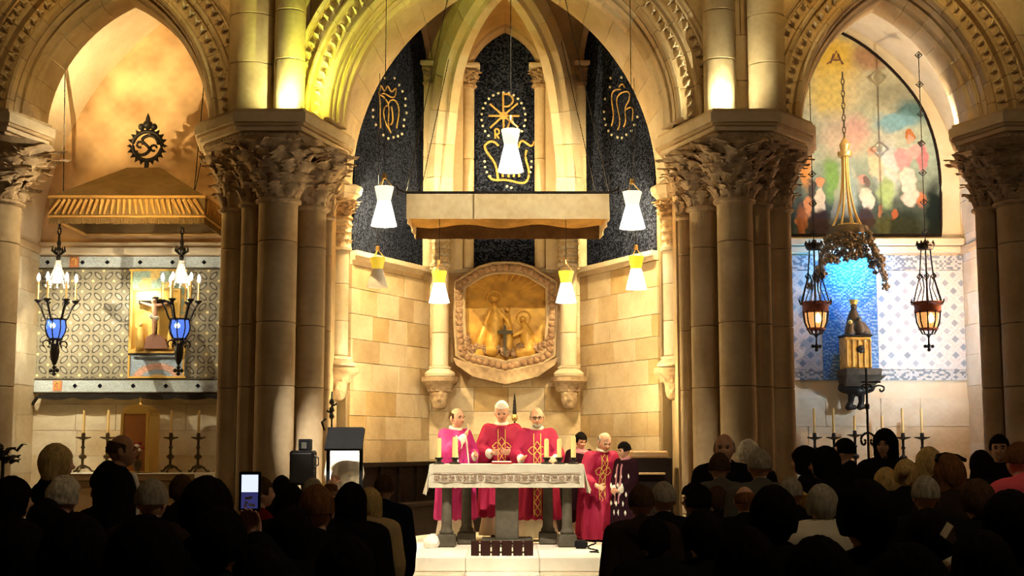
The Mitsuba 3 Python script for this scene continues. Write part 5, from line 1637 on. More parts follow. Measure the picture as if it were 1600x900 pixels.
o = thing('side_altar', 'stone side altar under the white mosaic in the right chapel', 'altar')
zar = at(0, 742, 19.2)[2]
xa, xb = X(1240, 19.1, 742), X(1470, 19.1, 742)
put(o + '__body', bvbox(xa + .06, xb - .06, 19.16, 19.985, .3, zar - .09, .01), 'stone_cream')
put(o + '__table', bvbox(xa, xb, 19.1, 19.985, zar - .09, zar, .01), 'stone_cream')
for px, lab in ((1273, 'first black candlestick from the right pier in the right chapel'), (1303, 'second black candlestick from the right pier, left of the iron candelabra'), (1336, 'black candlestick just left of the iron candelabra'), (1379, 'black candlestick behind the long-haired person in black'),
                (1411, 'second black candlestick right of the iron candelabra'), (1441, 'rightmost black candlestick in the right chapel')):
    candlestick(lab, px, 19.5, zar, 684 if px != 1336 else 680, 638 if px not in (1336, 1379) else 650, 'iron', 'black candlesticks in the right chapel', .05)

o = thing('iron_candelabra', 'tall thin wrought-iron candelabra before the right chapel altar', 'candelabra')
Yi = 18.4
ix = X(1355, Yi, 640)
z = lambda py: at(1355, py, Yi)[2]
k = mpp(Yi, 640)
put(o + '__pole', tube([(ix, Yi, .32), (ix, Yi, z(575))], .016, 8), 'iron')
put(o + '__foot', lathe([(0, .3), (.22, .3), (.2, .34), (.03, .38), (0, .38)], 14, (ix, Yi, 0)), 'iron')
put(o + '__collar', lathe([(0, z(640)), (.03, z(639)), (.035, z(633)), (.02, z(630)), (0, z(630))], 10, (ix, Yi, 0)), 'iron')
put(o + '__cross_arm', tube([(ix - 8 * k, Yi, z(597)), (ix + 22 * k, Yi, z(597))], .012, 6), 'iron')
for s in (-1, 1):
    put(o + '__scroll', tube(spline([(ix + s * a * k, Yi, z(py)) for a, py in ((1, 676), (8, 680), (11, 688), (7, 695), (4, 691), (6, 687))], 24), .016, 6), 'iron', True)
    put(o + '__scroll', tube(spline([(ix + s * a * k, Yi, z(py)) for a, py in ((0, 605), (5, 601), (8, 606), (5, 609))], 16), .010, 6), 'iron', True)

# ---------------------------------------------------------------- things by the left pier
o = thing('lectern', 'tall black lectern with a tilted black board on two thin legs', 'lectern')
Yl = 16.3
x0, x1 = X(512, Yl, 690), X(566, Yl, 690)
z = lambda py: at(540, py, Yl)[2]
base = PZ
put(o + '__board', trimesh.convex.convex_hull(np.array([(a, y, zz) for a in (x0 - .01, x1 + .02) for y, zz in ((Yl - .22, z(701)), (Yl - .20, z(704)), (Yl + .1, z(669)), (Yl + .13, z(672)))])), 'black_plastic')
put(o + '__board_top', tube([(x0 - .02, Yl + .12, z(670)), (x1, Yl + .12, z(670))], .022, 8), 'black_plastic')
for xx in (x0 + .01, x1 - .01):
    put(o + '__leg', tube([(xx, Yl, z(690)), (xx, Yl, base + .02)], .022, 8), 'black_plastic')
    put(o + '__foot', bvbox(xx - .03, xx + .03, Yl - .22, Yl + .22, base, base + .03, .006), 'black_plastic')
put(o + '__crossbar', tube([(x0 + .01, Yl, z(800)), (x1 - .01, Yl, z(800))], .014, 6), 'black_plastic')
put(o + '__microphone', tube([(x0 - .03, Yl - .1, z(672)), (x0 - .05, Yl - .18, z(660)), (x0 + .0, Yl - .2, z(655))], .012, 6), 'black_plastic')

o = thing('candle_pole', 'thin dark iron pole with knots standing beside the left pier', 'pole')
Yk = 17.5
kx = X(518.5, Yk, 640)
z = lambda py: at(518, py, Yk)[2]
put(o + '__pole', tube([(kx, Yk, PZ + .02), (kx, Yk, z(612))], .012, 8), 'iron')
put(o + '__foot', lathe([(0, PZ), (.14, PZ), (.12, PZ + .03), (.02, PZ + .05), (0, PZ + .05)], 12, (kx, Yk, 0)), 'iron')
for py in (628, 640, 650):
    put(o + '__knot', ico(.035, 1, (kx, Yk, z(py)), (1, 1, 1.2)), 'iron', True)
for py, s in ((635, 1), (646, -1)):
    put(o + '__leaf', tube([(kx, Yk, z(py)), (kx + s * .06, Yk, z(py - 4)), (kx + s * .05, Yk, z(py - 8))], [.012, .016, .004], 6), 'iron')

o = thing('loudspeaker', 'black loudspeaker on a short stand before the left pier', 'loudspeaker')
Yv = 15.9
x0, x1 = X(452, Yv, 730), X(489, Yv, 730)
z = lambda py: at(470, py, Yv)[2]
put(o + '__cabinet', bvbox(x0, x1, Yv, Yv + .3, z(758), z(704), .02), 'black_plastic')
put(o + '__grille', bvbox(x0 + .02, x1 - .02, Yv - .012, Yv + .001, z(755), z(708), .008), 'iron')
put(o + '__handle', tube([(x1 + .0, Yv + .1, z(712)), (x1 + .05, Yv + .1, z(716)), (x1 + .05, Yv + .1, z(726)), (x1, Yv + .1, z(730))], .010, 6), 'iron')
put(o + '__pole', tube([((x0 + x1) / 2, Yv + .15, z(758)), ((x0 + x1) / 2, Yv + .15, .35)], .02, 8), 'iron')
for i in range(3):
    a = i * 2.094 + .4
    put(o + '__leg', tube([((x0 + x1) / 2, Yv + .15, .55), ((x0 + x1) / 2 + .24 * math.cos(a), Yv + .15 + .24 * math.sin(a), .012)], .013, 6), 'iron')
o = thing('video_camera', 'small black box with a pale label standing on the loudspeaker', 'box')
put(o + '__case', bvbox(X(465, Yv, 695), X(484, Yv, 695), Yv + .05, Yv + .22, z(704) + .001, z(686), .01), 'black_plastic')
put(o + '__label', bvbox(X(470, Yv, 695), X(478, Yv, 695), Yv + .043, Yv + .0495, z(701), z(691), .002), 'grey_coat')

# ---------------------------------------------------------------- people
def M3(mesh):
    return m3.Manifold(m3.Mesh(np.asarray(mesh.vertices, np.float32), np.asarray(mesh.faces, np.uint32)))


def TM(man):
    u = man.to_mesh()
    return trimesh.Trimesh(u.vert_properties[:, :3], u.tri_verts, process=True)


def bones(chains, seg=10):
    ms = []
    for ch in chains:
        for (p, r), (q, s) in zip(ch, ch[1:]):
            ms.append(m3.Manifold.batch_hull([m3.Manifold.sphere(r, seg).translate(tuple(map(float, p))), m3.Manifold.sphere(s, seg).translate(tuple(map(float, q)))]))
    return m3.Manifold.batch_boolean(ms, m3.OpType.Add)


def hull(balls, seg=10):
    return m3.Manifold.batch_hull([m3.Manifold.sphere(r, seg).translate(tuple(map(float, p))) for p, r in balls])


def soft(man, length=.035, it=8):
    m = TM(man.refine_to_length(length))
    trimesh.smoothing.filter_taubin(m, iterations=it)
    return m


def head_mesh():
    """A head with brow, eye hollows, nose, lips, chin and ears, centred on the origin, facing +y."""
    m = trimesh.creation.icosphere(subdivisions=4)
    d = np.array(m.vertices)
    x, y, z = d.T
    v = d * np.array([.076, .096, .116])
    low = np.clip(-z, 0, 1)
    v[:, 0] *= 1 - .30 * low ** 1.6
    v[:, 1] += np.where(y > 0, .012, -.0) * low - np.where(y < 0, -.035, 0) * low ** 1.5
    f = np.clip(y, 0, 1)
    g = lambda cx, cz, sx, sz: np.exp(-((x - cx) / sx) ** 2 - ((z - cz) / sz) ** 2) * (y > 0)
    v[:, 1] += .024 * g(0, -.20, .10, .13) + .012 * g(0, -.03, .07, .20) - .013 * (g(.36, .05, .17, .11) + g(-.36, .05, .17, .11)) + .007 * g(0, .20, .5, .09)
    v[:, 1] += .007 * g(0, -.50, .22, .06) - .004 * g(0, -.46, .2, .025) + .010 * g(0, -.80, .22, .16)
    v[:, 1] += .006 * (g(.42, -.20, .2, .15) + g(-.42, -.20, .2, .15))
    m.vertices = v
    head = M3(m)
    for s in (-1, 1):
        ear = M3(ico(1, 2, (s * .078, -.010, -.005), (.012, .022, .034)))
        head = head + ear
    return head


HEAD = head_mesh()


def Rz(a):
    c, s = math.cos(a), math.sin(a)
    return np.array([[c, -s, 0], [s, c, 0], [0, 0, 1]])


def rot_man(man, tilt=0.0, turn=0.0, at_=(0, 0, 0)):
    return man.rotate((math.degrees(tilt), 0, 0)).rotate((0, 0, math.degrees(turn))).translate(tuple(map(float, at_)))


def hand(wrist, palm_dir, thumb_side, curl=.45, up=(0, 0, 1)):
    """Chains of a hand: palm and five fingers of different lengths, curled, the thumb leaving the palm's side."""
    w, d = np.array(wrist, float), np.array(palm_dir, float)
    d /= np.linalg.norm(d)
    s = np.array(thumb_side, float)
    s -= d * (s @ d)
    s /= np.linalg.norm(s)
    nrm = np.cross(d, s)
    ch = [[(w, .026), (w + d * .035, .028)]]
    for i, (off, ln) in enumerate(((.027, .075), (.009, .083), (-.009, .078), (-.026, .062))):
        k0 = w + d * .078 + s * off
        ch.append([(w + d * .03 + s * off * .7, .017), (k0, .0115)])
        p, a, prev = k0, .15, (k0, .0105)
        for j, fr in enumerate((.45, .32, .23)):
            a += curl * (.6, 1.0, .8)[j]
            p = p + (d * math.cos(a) + nrm * math.sin(a)) * ln * fr
            nx = (p, .0095 - .0008 * j)
            ch.append([prev, nx])
            prev = nx
    t0 = w + d * .025 + s * .024
    t1 = t0 + d * .028 + s * .028 + nrm * .006
    t2 = t1 + d * .028 + s * .010 + nrm * .012
    ch += [[(t0, .015), (t1, .0115)], [(t1, .0115), (t2, .0095)]]
    return ch


def body(J, tilt=0.0, turn=0.0, hands=True, hs=1.0):
    """One continuous figure: torso, neck, head with a face, tapering limbs, hands with fingers, feet. J: joints."""
    C = [[(J['pelvis'], .115), (J['waist'], .11), (J['chest'], .125)], [(J['chest'], .10), (J['neck0'], .062)], [(J['neck0'], .058), (J['head'] + np.array([0, -.012, -.08]), .052)]]
    for s in 'lr':
        C += [[(J['chest'], .10), (J['sh' + s], .065)], [(J['sh' + s], .058), (J['el' + s], .042), (J['wr' + s], .028)], [(J['pelvis'], .10), (J['hip' + s], .095), (J['kn' + s], .058), (J['an' + s], .042)], [(J['an' + s] + np.array([0, 0, -.03]), .04), (J['an' + s] + J.get('foot', np.array([0, .13, 0])) + np.array([0, 0, -.04]), .03)]]
    b = M3(soft(bones(C), .045, 6))
    for s in 'lr':
        if hands:
            d = J['hd' + s] if 'hd' + s in J else J['wr' + s] - J['el' + s]
            th = J['th' + s] if 'th' + s in J else np.array([0, 1.0, 0])
            hm = TM(bones(hand(J['wr' + s], d, th, J.get('curl', .45)), 8).refine_to_length(.008 if J.get('fine') else .02))
            trimesh.smoothing.filter_taubin(hm, iterations=3)
            b = b + M3(hm)
    return TM(b + rot_man(HEAD.scale((hs, hs, hs)), tilt, turn, J['head']))


V = lambda *a: np.array(a, float)


def standing(arms='down'):
    J = dict(pelvis=V(0, 0, .93), waist=V(0, 0, 1.08), chest=V(0, 0, 1.28), neck0=V(0, -.005, 1.43), head=V(0, .03, 1.59))
    for s, k in (('l', -1), ('r', 1)):
        J['sh' + s], J['hip' + s], J['kn' + s], J['an' + s] = V(k * .175, -.01, 1.375), V(k * .085, 0, .88), V(k * .095, .015, .48), V(k * .10, -.02, .085)
        J['el' + s], J['wr' + s] = V(k * .225, -.04, 1.09), V(k * .215, .05, .86)
        if arms == 'clasp':
            J['el' + s], J['wr' + s] = V(k * .235, .0, 1.10), V(k * .07, .24, 1.02)
            J['hd' + s] = V(-k * .8, .5, -.1)
            J['th' + s] = V(0, .2, 1)
        if arms == 'phone' and s == 'r':
            J['el' + s], J['wr' + s] = V(k * .28, .20, 1.36), V(k * .07, .35, 1.58)
            J['hd' + s], J['th' + s] = V(-.1, -.02, 1), V(-1, .1, .2)
    return J


HC = V(0, .03, 1.59)      # head centre of the standing figure
B_DOWN, B_CLASP, B_PHONE = body(standing()), body(standing('clasp')), body(standing('phone'))


def shell(J, grow=.025, hem=.80, hood=0, arms=True, hemw=.19, collar=True):
    """A coat or jacket over the standing figure, open at the neck, wrists and hem."""
    sh = [hull([(J['shl'] + V(.03, 0, .0), .062 + grow), (J['shr'] + V(-.03, 0, 0), .062 + grow), (V(0, -.01, 1.40), .075 + grow)]),
          hull([(J['shl'] + V(.02, 0, -.03), .07 + grow), (J['shr'] + V(-.02, 0, -.03), .07 + grow), (V(-.12, 0, 1.05), .085 + grow), (V(.12, 0, 1.05), .085 + grow)]),
          hull([(V(-.12, 0, 1.05), .085 + grow), (V(.12, 0, 1.05), .085 + grow), (V(-hemw + .1, 0, hem), .10 + grow), (V(hemw - .1, 0, hem), .10 + grow)])]
    sh.append(hull([(V(0, -.005, 1.29), .140 + grow * .5), (V(0, 0, 1.08), .130 + grow * .5), (V(0, 0, .92), .125 + grow * .5), (J['shl'] * .7 + V(0, 0, .40), .09 + grow), (J['shr'] * .7 + V(0, 0, .40), .09 + grow)]))
    man = m3.Manifold.batch_boolean(sh, m3.OpType.Add)
    if arms:
        man = man + bones([[(J['sh' + s], .062 + grow), (J['el' + s], .052 + grow), (J['wr' + s] + (J['el' + s] - J['wr' + s]) * .08, .038 + grow)] for s in 'lr'])
    if collar:
        man = man + hull([(V(-.03, -.03, 1.46), .055), (V(.03, -.03, 1.46), .055), (V(0, .0, 1.40), .08)])
    if hood:
        man = man + hull([(V(-.08, -.10, 1.42), .06), (V(.08, -.10, 1.42), .06), (V(0, -.13, 1.37), .06), (V(0, -.06, 1.46), .07)])
    m = soft(man, .04, 8)
    v = np.array(m.vertices)
    fold = .012 * (meshkit.noise(v * np.array([9, 9, 6]), 3) - .5) * np.clip((1.4 - v[:, 2]) * 4, 0, 1)
    m.vertices = v + np.array(m.vertex_normals) * fold[:, None]
    return m


JD, JC, JP = standing(), standing('clasp'), standing('phone')
COATS = {'jacket': shell(JD, .028, .82), 'coat': shell(JD, .035, .50, 0, True, .24), 'hood': shell(JD, .036, .78, 1), 'puffer': shell(JD, .05, .80, 0, True, .22), 'clasp': shell(JC, .03, .80), 'phone': shell(JP, .03, .82)}
pf_ = COATS['puffer']
v = np.array(pf_.vertices)
pf_.vertices = v + np.array(pf_.vertex_normals) * (.014 * np.abs(np.sin(v[:, 2] * 28)))[:, None]
TROUS = soft(bones([[(V(0, 0, .95), .125), (V(k * .085, 0, .88), .112), (V(k * .095, .012, .48), .076), (V(k * .10, -.015, .10), .064)] for k in (-1, 1)]), .05, 6)
SHOE = soft(hull([(V(0, -.04, .05), .045), (V(0, .13, .036), .034), (V(0, .05, .04), .04)]), .03, 3)


def hair(kind, seed=0):
    """Hair on a head that is centred on the origin and faces +y."""
    g = {'short': .014, 'bald': .005, 'bob': .021, 'long': .026, 'curly': .034, 'bun': .016, 'thick': .026, 'cap': .022}[kind]
    sk = M3(ico(1, 4, (0, -.010, .012), (.078 + g, .096 + g * 1.05, .112 + g)))
    face = hull([(V(-.06, .12, -.02), .05), (V(.06, .12, -.02), .05), (V(0, .13, .05), .035), (V(-.05, .12, -.14), .05), (V(.05, .12, -.14), .05)])
    low = m3.Manifold.cube((.5, .5, .3), True).translate((0, .10, -.15 - .012))
    if kind in ('short', 'thick', 'bun', 'curly', 'cap'):
        neck = m3.Manifold.cube((.5, .5, .2), True).translate((0, 0, -.10 - (.085 if kind != 'curly' else .11)))
        front = m3.Manifold.cube((.5, .3, .3), True).translate((0, .045 + .15, .052 - .15))
        man = sk - face - neck - front - (low if kind in ('short', 'cap') else low.translate((0, .06, -.04)))
        if kind == 'bun':
            man = man + hull([(V(0, -.125, .05), .045), (V(0, -.14, .04), .04)])
    elif kind == 'bald':
        band = M3(ico(1, 4, (0, -.008, .0), (.086, .105, .118)))
        man = band - face - m3.Manifold.cube((.5, .3, .6), True).translate((0, .026 + .15, 0)) - low - m3.Manifold.cube((.5, .6, .3), True).translate((0, 0, .15)).rotate((-16, 0, 0)).translate((0, -.02, .058)) - m3.Manifold.cube((.5, .5, .2), True).translate((0, 0, -.19))
    else:
        end = -.14 if kind == 'bob' else -.34
        w = .088 if kind == 'bob' else .095
        fall = hull([(V(-.045, -.03, .03), .065), (V(.045, -.03, .03), .065), (V(-w + .045, -.045, end + .05), .055), (V(w - .045, -.045, end + .05), .055)])
        neckcut = hull([(V(0, .06, -.12), .055), (V(0, .06, -.3), .07), (V(0, .12, -.1), .06)])
        man = (sk - face) + (fall - face)
        man = man - neckcut - face
    m = soft(man, .016, 3)
    v = np.array(m.vertices)
    n = np.array(m.vertex_normals)
    amp = {'curly': .022, 'short': .005, 'bald': .003}.get(kind, .008)
    fr = np.array([28, 28, 28]) if kind == 'curly' else np.array([70, 70, 14])
    m.vertices = v + n * (amp * (meshkit.noise(v * fr + seed * 7.1, seed) - .45))[:, None]
    return m


HAIRS = {k: mikit.ply(hair(k), 'hair_black', True) for k in ('short', 'bald', 'bob', 'long', 'curly', 'bun', 'thick', 'cap')}
SRC = {'body': mikit.ply(B_DOWN, 'skin', True), 'body_clasp': mikit.ply(B_CLASP, 'skin', True), 'body_phone': mikit.ply(B_PHONE, 'skin', True), 'trousers': mikit.ply(TROUS, 'black_coat', True), 'shoe': mikit.ply(SHOE, 'leather', True),
       'eye': mikit.ply(ico(.0085, 2), 'eye_dark', True), 'brow': mikit.ply(ico(1, 2, (0, 0, 0), (.020, .006, .005)), 'hair_brown', True), 'mouth': mikit.ply(ico(1, 2, (0, 0, 0), (.022, .006, .005)), 'lip', True),
       'scarf': mikit.ply(soft(bones([[(V(.075 * math.cos(a), .005 + .08 * math.sin(a), 1.445 + .012 * math.sin(2 * a)), .035), (V(.075 * math.cos(a + .6), .005 + .08 * math.sin(a + .6), 1.445 + .012 * math.sin(2 * a + 1.2)), .035)] for a in np.linspace(0, 5.8, 10)]), .03, 3), 'cream_coat', True)}
SRC.update({'coat_' + k: mikit.ply(m, 'black_coat', True) for k, m in COATS.items()})


def face_parts(o, base, brow='hair_brown'):
    """Eyes, brows and mouth under the head frame base (origin at the head's centre, facing +y)."""
    for s in (-1, 1):
        again(o + '__eye', SRC['eye'], base @ T().translate([s * .029, .0775, .006]))
        again(o + '__eyebrow', SRC['brow'], base @ T().translate([s * .030, .092, .026]) @ T().rotate([0, 1, 0], s * 8), brow)
    again(o + '__mouth', SRC['mouth'], base @ T().translate([0, .0925, -.052]))


STAND = []


def crowd(label, px, ytop, w, hk='short', hc='black', coat='jacket', cm='black_coat', face=0.0, skin=None, scarf=None, group=None, base=0.0, arms='body', s_lim=(.80, 1.13), Y=None, extra=None):
    """A person of the congregation. px, ytop, w: where the head is in the photograph and how wide. face: degrees turned from looking at the altar, to the left positive."""
    Y = Y or .185 * F / w * 1.02
    for f_ in (1, .96, 1.04, .92, 1.08, .88, 1.12, .85, 1.16, .81, 1.2, .77, 1.25, .73, 1.3):        # nobody stands inside a neighbour
        q = (X(px, Y * f_, ytop + 30), Y * f_)
        if all(abs(q[0] - a) > .52 or abs(q[1] - b) > .43 for a, b in STAND):
            Y *= f_
            break
    STAND.append((X(px, Y, ytop + 30), Y))
    o = thing('person', label, 'person', group)
    zt_ = at(px, ytop, Y)[2] - base
    s = zt_ / 1.722
    if not s_lim[0] <= s <= s_lim[1]:
        s = float(np.clip(s, *s_lim))
    x = X(px, Y, ytop + 30)
    r = math.radians(face)
    M = TR(x, Y, base, r, s)
    hx_ = HC @ Rz(r).T
    M = TR(x - hx_[0] * s, Y - hx_[1] * s, base, r, s)
    again(o + '__body', SRC[arms], M, skin)
    again(o + '__hair', HAIRS[hk], M @ T().translate(HC.tolist()), 'hair_' + hc)
    again(o + '__coat', SRC['coat_' + coat], M, cm)
    again(o + '__trousers', SRC['trousers'], M)
    for k in (-1, 1):
        again(o + '__shoe', SRC['shoe'], M @ T().translate([k * .10, -.02, 0]))
    if scarf:
        again(o + '__scarf', SRC['scarf'], M, scarf)
    if abs(face) > 25:
        face_parts(o, M @ T().translate(HC.tolist()), 'hair_' + (hc if hc != 'white' else 'grey'))
    return o, M, s


GD = 'dark-coated people seen from behind in the near crowd'
# left of the aisle, back to front of the church
crowd('blond woman with bobbed hair in a dark coat, before the left side altar', 89, 695, 41, 'bob', 'blond', 'coat', 'black_coat', -62)
o, M, s = crowd('balding man with an open white shirt, standing before the gold tabernacle', 190, 676, 37, 'bald', 'brown', 'hood', 'black_coat', -72, skin='skin_dark')
put(o + '__shirt', blob([[((.0, .115, 1.41), .03), ((.01, .150, 1.28), .032), ((.01, .142, 1.12), .018)]], .03, 3), 'cloth_white', True, M=M)
crowd('woman with long dark hair at the left edge, face turned right', 20, 748, 52, 'long', 'black', 'coat', 'black_coat', -60)
crowd('person with fluffy white hair below the blond bobbed woman', 101, 748, 42, 'curly', 'white', 'jacket', 'navy_coat', -35)
crowd('person with short reddish-brown hair and a lit ear below the balding man', 160, 753, 38, 'short', 'chestnut', 'jacket', 'black_coat', -30)
crowd('grey-haired man in a dark hooded jacket in the left foreground', 238, 749, 54, 'short', 'grey', 'hood', 'brown_coat', -10)
crowd('brown-haired head half hidden behind the grey-haired man on the left', 283, 744, 38, 'thick', 'brown', 'jacket', 'black_coat', 10)
crowd('person with thick dark hair just left of the lit phone', 323, 750, 76, 'thick', 'black', 'jacket', 'black_coat', 0)
op, MP, sp_ = crowd('person holding up a lit phone in the right hand', 343, 797, 78, 'thick', 'black', 'phone', 'black_coat', 0, arms='body_phone')
crowd('short-haired man in profile just right of the lit phone', 408, 745, 40, 'short', 'brown', 'jacket', 'maroon_coat', -65)
crowd('dark head between the profile man and the black loudspeaker', 440, 745, 30, 'thick', 'black', 'jacket', 'black_coat', 0)
crowd('person with rounded dark hair in front of the black loudspeaker', 453, 757, 44, 'bob', 'black', 'jacket', 'black_coat', 0)
crowd('person with short grey-brown hair below the loudspeaker', 489, 747, 36, 'short', 'grey', 'jacket', 'black_coat', -10)
crowd('bald reddish head below the black lectern', 517, 748, 29, 'bald', 'chestnut', 'jacket', 'black_coat', 0)
crowd('man with a large rounded balding head and thin auburn hair, left of the aisle', 495, 758, 62, 'short', 'chestnut', 'jacket', 'black_coat', 0)
crowd('person with smooth dark bobbed hair rimmed by light in the left foreground', 456, 793, 72, 'bob', 'black', 'coat', 'black_coat', 0)
crowd('woman with long straight dark hair beside the aisle on the left', 549, 757, 48, 'long', 'black', 'coat', 'black_coat', 0)
crowd('woman with light brown long hair in a tan coat beside the aisle', 577, 764, 40, 'long', 'blond', 'coat', 'tan_coat', 10)
crowd('young man in a dark suit standing at the left side of the aisle', 600, 742, 36, 'short', 'brown', 'jacket', 'navy_coat', 0, scarf=None)
crowd('dark figure filling the lower left corner of the picture', 30, 818, 92, 'thick', 'black', 'coat', 'black_coat', 0, group=None)
crowd('dark-haired person in a tan coat at the bottom left', 118, 810, 84, 'thick', 'black', 'coat', 'tan_coat', 0, Y=4.1)
crowd('dark figure with drawn-up hood in the middle of the left foreground', 228, 812, 104, 'cap', 'black', 'hood', 'brown_coat', 0)
crowd('dark figure low at the bottom beside the aisle on the left', 540, 842, 84, 'thick', 'black', 'coat', 'black_coat', 0, s_lim=(.75, 1.1))
crowd('dark figure at the bottom between phone holder and bobbed head', 405, 850, 90, 'short', 'black', 'jacket', 'black_coat', 0, s_lim=(.75, 1.1))
crowd('dark-haired person standing under the white fluffy hair on the left', 72, 782, 50, 'thick', 'black', 'jacket', 'black_coat', 0)
# right of the aisle
crowd('bald man in a dark jacket facing the camera, in front of the right pier', 1132, 675, 33, 'bald', 'grey', 'clasp', 'black_coat', 168, arms='body_clasp')
crowd('dark-haired person with a pale scarf below the bald man by the right pier', 1124, 708, 33, 'short', 'brown', 'hood', 'grey_coat', 0, scarf='cream_coat')
crowd('white-haired head right of the bald man by the right pier', 1170, 690, 28, 'curly', 'white', 'jacket', 'black_coat', 0)
crowd('grey-haired man in a grey jacket before the right pier', 1187, 702, 38, 'short', 'grey', 'jacket', 'grey_coat', 0)
crowd('woman with long dark hair in profile to the left, nearest the right pier', 1256, 699, 32, 'long', 'black', 'coat', 'black_coat', 75)
crowd('woman with long dark hair looking left, second from the right pier', 1288, 700, 38, 'long', 'black', 'coat', 'black_coat', 65)
crowd('dark-haired man with lit cheek looking left before the black candlesticks', 1319, 685, 28, 'short', 'black', 'jacket', 'black_coat', 60)
crowd('person in black with long dark hair facing the crowd before the iron candelabra', 1383, 672, 30, 'long', 'black', 'coat', 'black_coat', 150, skin='skin_dark')
crowd('person with pale blond hair below the person in black', 1384, 732, 36, 'bob', 'blond', 'coat', 'brown_coat', 20)
crowd('person with golden swept-up hair right of the pale blond head', 1416, 718, 36, 'bun', 'blond', 'jacket', 'black_coat', -20)
crowd('woman with loose blond hair in the right crowd, taller than her neighbours', 1451, 701, 36, 'long', 'blond', 'coat', 'brown_coat', 10)
o, M, s = crowd('woman with long brown hair and sunglasses pushed up on her head', 1483, 712, 42, 'long', 'chestnut', 'coat', 'brown_coat', 0)
put(o + '__sunglasses', tube([(a, b, c) for a, b, c in ((-.10, 1.62 * 0 - .02, 1.69), (-.07, .06, 1.72), (0, .08, 1.735), (.07, .06, 1.72), (.10, -.02, 1.69))], .014, 6), 'black_plastic', M=M)
crowd('person with a straight dark bob before the far right pier', 1533, 705, 34, 'bob', 'black', 'coat', 'black_coat', 0)
crowd('dark-haired man facing the camera before the far right pier', 1562, 679, 29, 'short', 'black', 'jacket', 'black_coat', 160, skin='skin_dark')
crowd('red-haired person in a pink hooded jacket at the right edge', 1592, 691, 42, 'short', 'chestnut', 'hood', 'pink_coat', 15)
crowd('person with short grey-blond hair in the middle of the right crowd', 1446, 744, 47, 'short', 'grey', 'jacket', 'black_coat', 0)
crowd('person with grey hair, a pale scarf and a cream quilted jacket', 1284, 760, 50, 'thick', 'grey', 'puffer', 'cream_coat', 0, scarf='cream_coat')
crowd('blond person half hidden left of the cream quilted jacket', 1253, 772, 36, 'curly', 'blond', 'jacket', 'black_coat', 10)
crowd('person with light brown curls above the cream quilted jacket', 1298, 744, 34, 'curly', 'chestnut', 'jacket', 'black_coat', 0)
crowd('broad grey-haired man in a dark jacket at the right side of the aisle', 1037, 753, 44, 'short', 'grey', 'jacket', 'black_coat', 0)
crowd('dark-haired person in a brown hooded coat beside the aisle on the right', 1002, 758, 40, 'short', 'brown', 'hood', 'brown_coat', 0, Y=8.9)
crowd('person with dark curly hair looking left, right of the broad grey-haired man', 1086, 758, 38, 'curly', 'black', 'jacket', 'black_coat', 60)
crowd('person with grey-brown hair between the curly head and the bald head', 1121, 762, 36, 'thick', 'brown', 'jacket', 'black_coat', 0)
crowd('bald head lit orange in the middle of the right crowd', 1164, 757, 37, 'bald', 'chestnut', 'jacket', 'black_coat', 0)
crowd('grey-haired head in front of the foot of the right pier', 1236, 746, 34, 'short', 'grey', 'jacket', 'black_coat', 0)
crowd('tall dark head in the right foreground, left of the cream jacket', 1208, 764, 72, 'thick', 'black', 'coat', 'black_coat', 0)
crowd('large dark head right of the cream quilted jacket', 1352, 756, 84, 'thick', 'black', 'coat', 'black_coat', 0)
crowd('dark figure in a dark red jacket in the right foreground', 1452, 800, 74, 'thick', 'black', 'coat', 'maroon_coat', 0)
crowd('person with brown hair and a dark headband near the right edge', 1527, 752, 52, 'thick', 'brown', 'coat', 'black_coat', 0)
crowd('dark figure with thick hair filling the lower right corner', 1578, 772, 82, 'thick', 'black', 'coat', 'black_coat', 0)
crowd('dark figure in the right foreground below the dark curly head', 1098, 800, 72, 'thick', 'black', 'coat', 'black_coat', 0)
crowd('dark figure right of the aisle, near the bottom edge', 1022, 812, 56, 'thick', 'black', 'coat', 'black_coat', 0)
crowd('dark figure low in the right foreground under the bald head', 1165, 830, 88, 'thick', 'black', 'coat', 'black_coat', 0, s_lim=(.75, 1.1))
crowd('dark figure low in the right foreground below the cream jacket', 1278, 846, 96, 'thick', 'black', 'coat', 'black_coat', 0, s_lim=(.75, 1.1))
crowd('dark figure at the bottom holding a pale sheet of paper', 1420, 858, 96, 'thick', 'black', 'coat', 'black_coat', 0, s_lim=(.75, 1.1))
crowd('dark figure at the bottom right beside the pale sheet of paper', 1535, 836, 96, 'thick', 'black', 'coat', 'black_coat', 0, s_lim=(.75, 1.1))


# things people hold
o = thing('phone', 'lit phone held up above the heads in the left crowd', 'phone')
c = (np.array(MP.matrix) @ V(.055, .315, 1.70, 1))[:3]
c[2] = at(368, 768, c[1])[2]
kk = mpp(c[1], 768)
put(o + '__case', bvbox(c[0] - 17 * kk, c[0] + 17 * kk, c[1], c[1] + .012, c[2] - 31 * kk, c[2] + 31 * kk, .004), 'black_plastic')
lam('screen_dark', (.02, .02, .05))
put(o + '__screen', bx(c[0] - 13 * kk, c[0] + 13 * kk, c[1] - .002, c[1] - .0005, c[2] - 1 * kk, c[2] + 26 * kk), 'screen_dark', emit=(.85, .92, 1.15))
put(o + '__screen', bx(c[0] - 13 * kk, c[0] + 13 * kk, c[1] - .002, c[1] - .0005, c[2] - 26 * kk, c[2] - 1.2 * kk), 'screen_dark', emit=(.03, .03, .12))
rng = np.random.default_rng(2)
for i in range(7):
    a, b = rng.uniform(-10, 10) * kk, rng.uniform(-23, -4) * kk
    put(o + '__screen_spot', bx(c[0] + a - 2.4 * kk, c[0] + a + 2.4 * kk, c[1] - .003, c[1] - .0022, c[2] + b - 2 * kk, c[2] + b + 2 * kk), 'cloth_white')
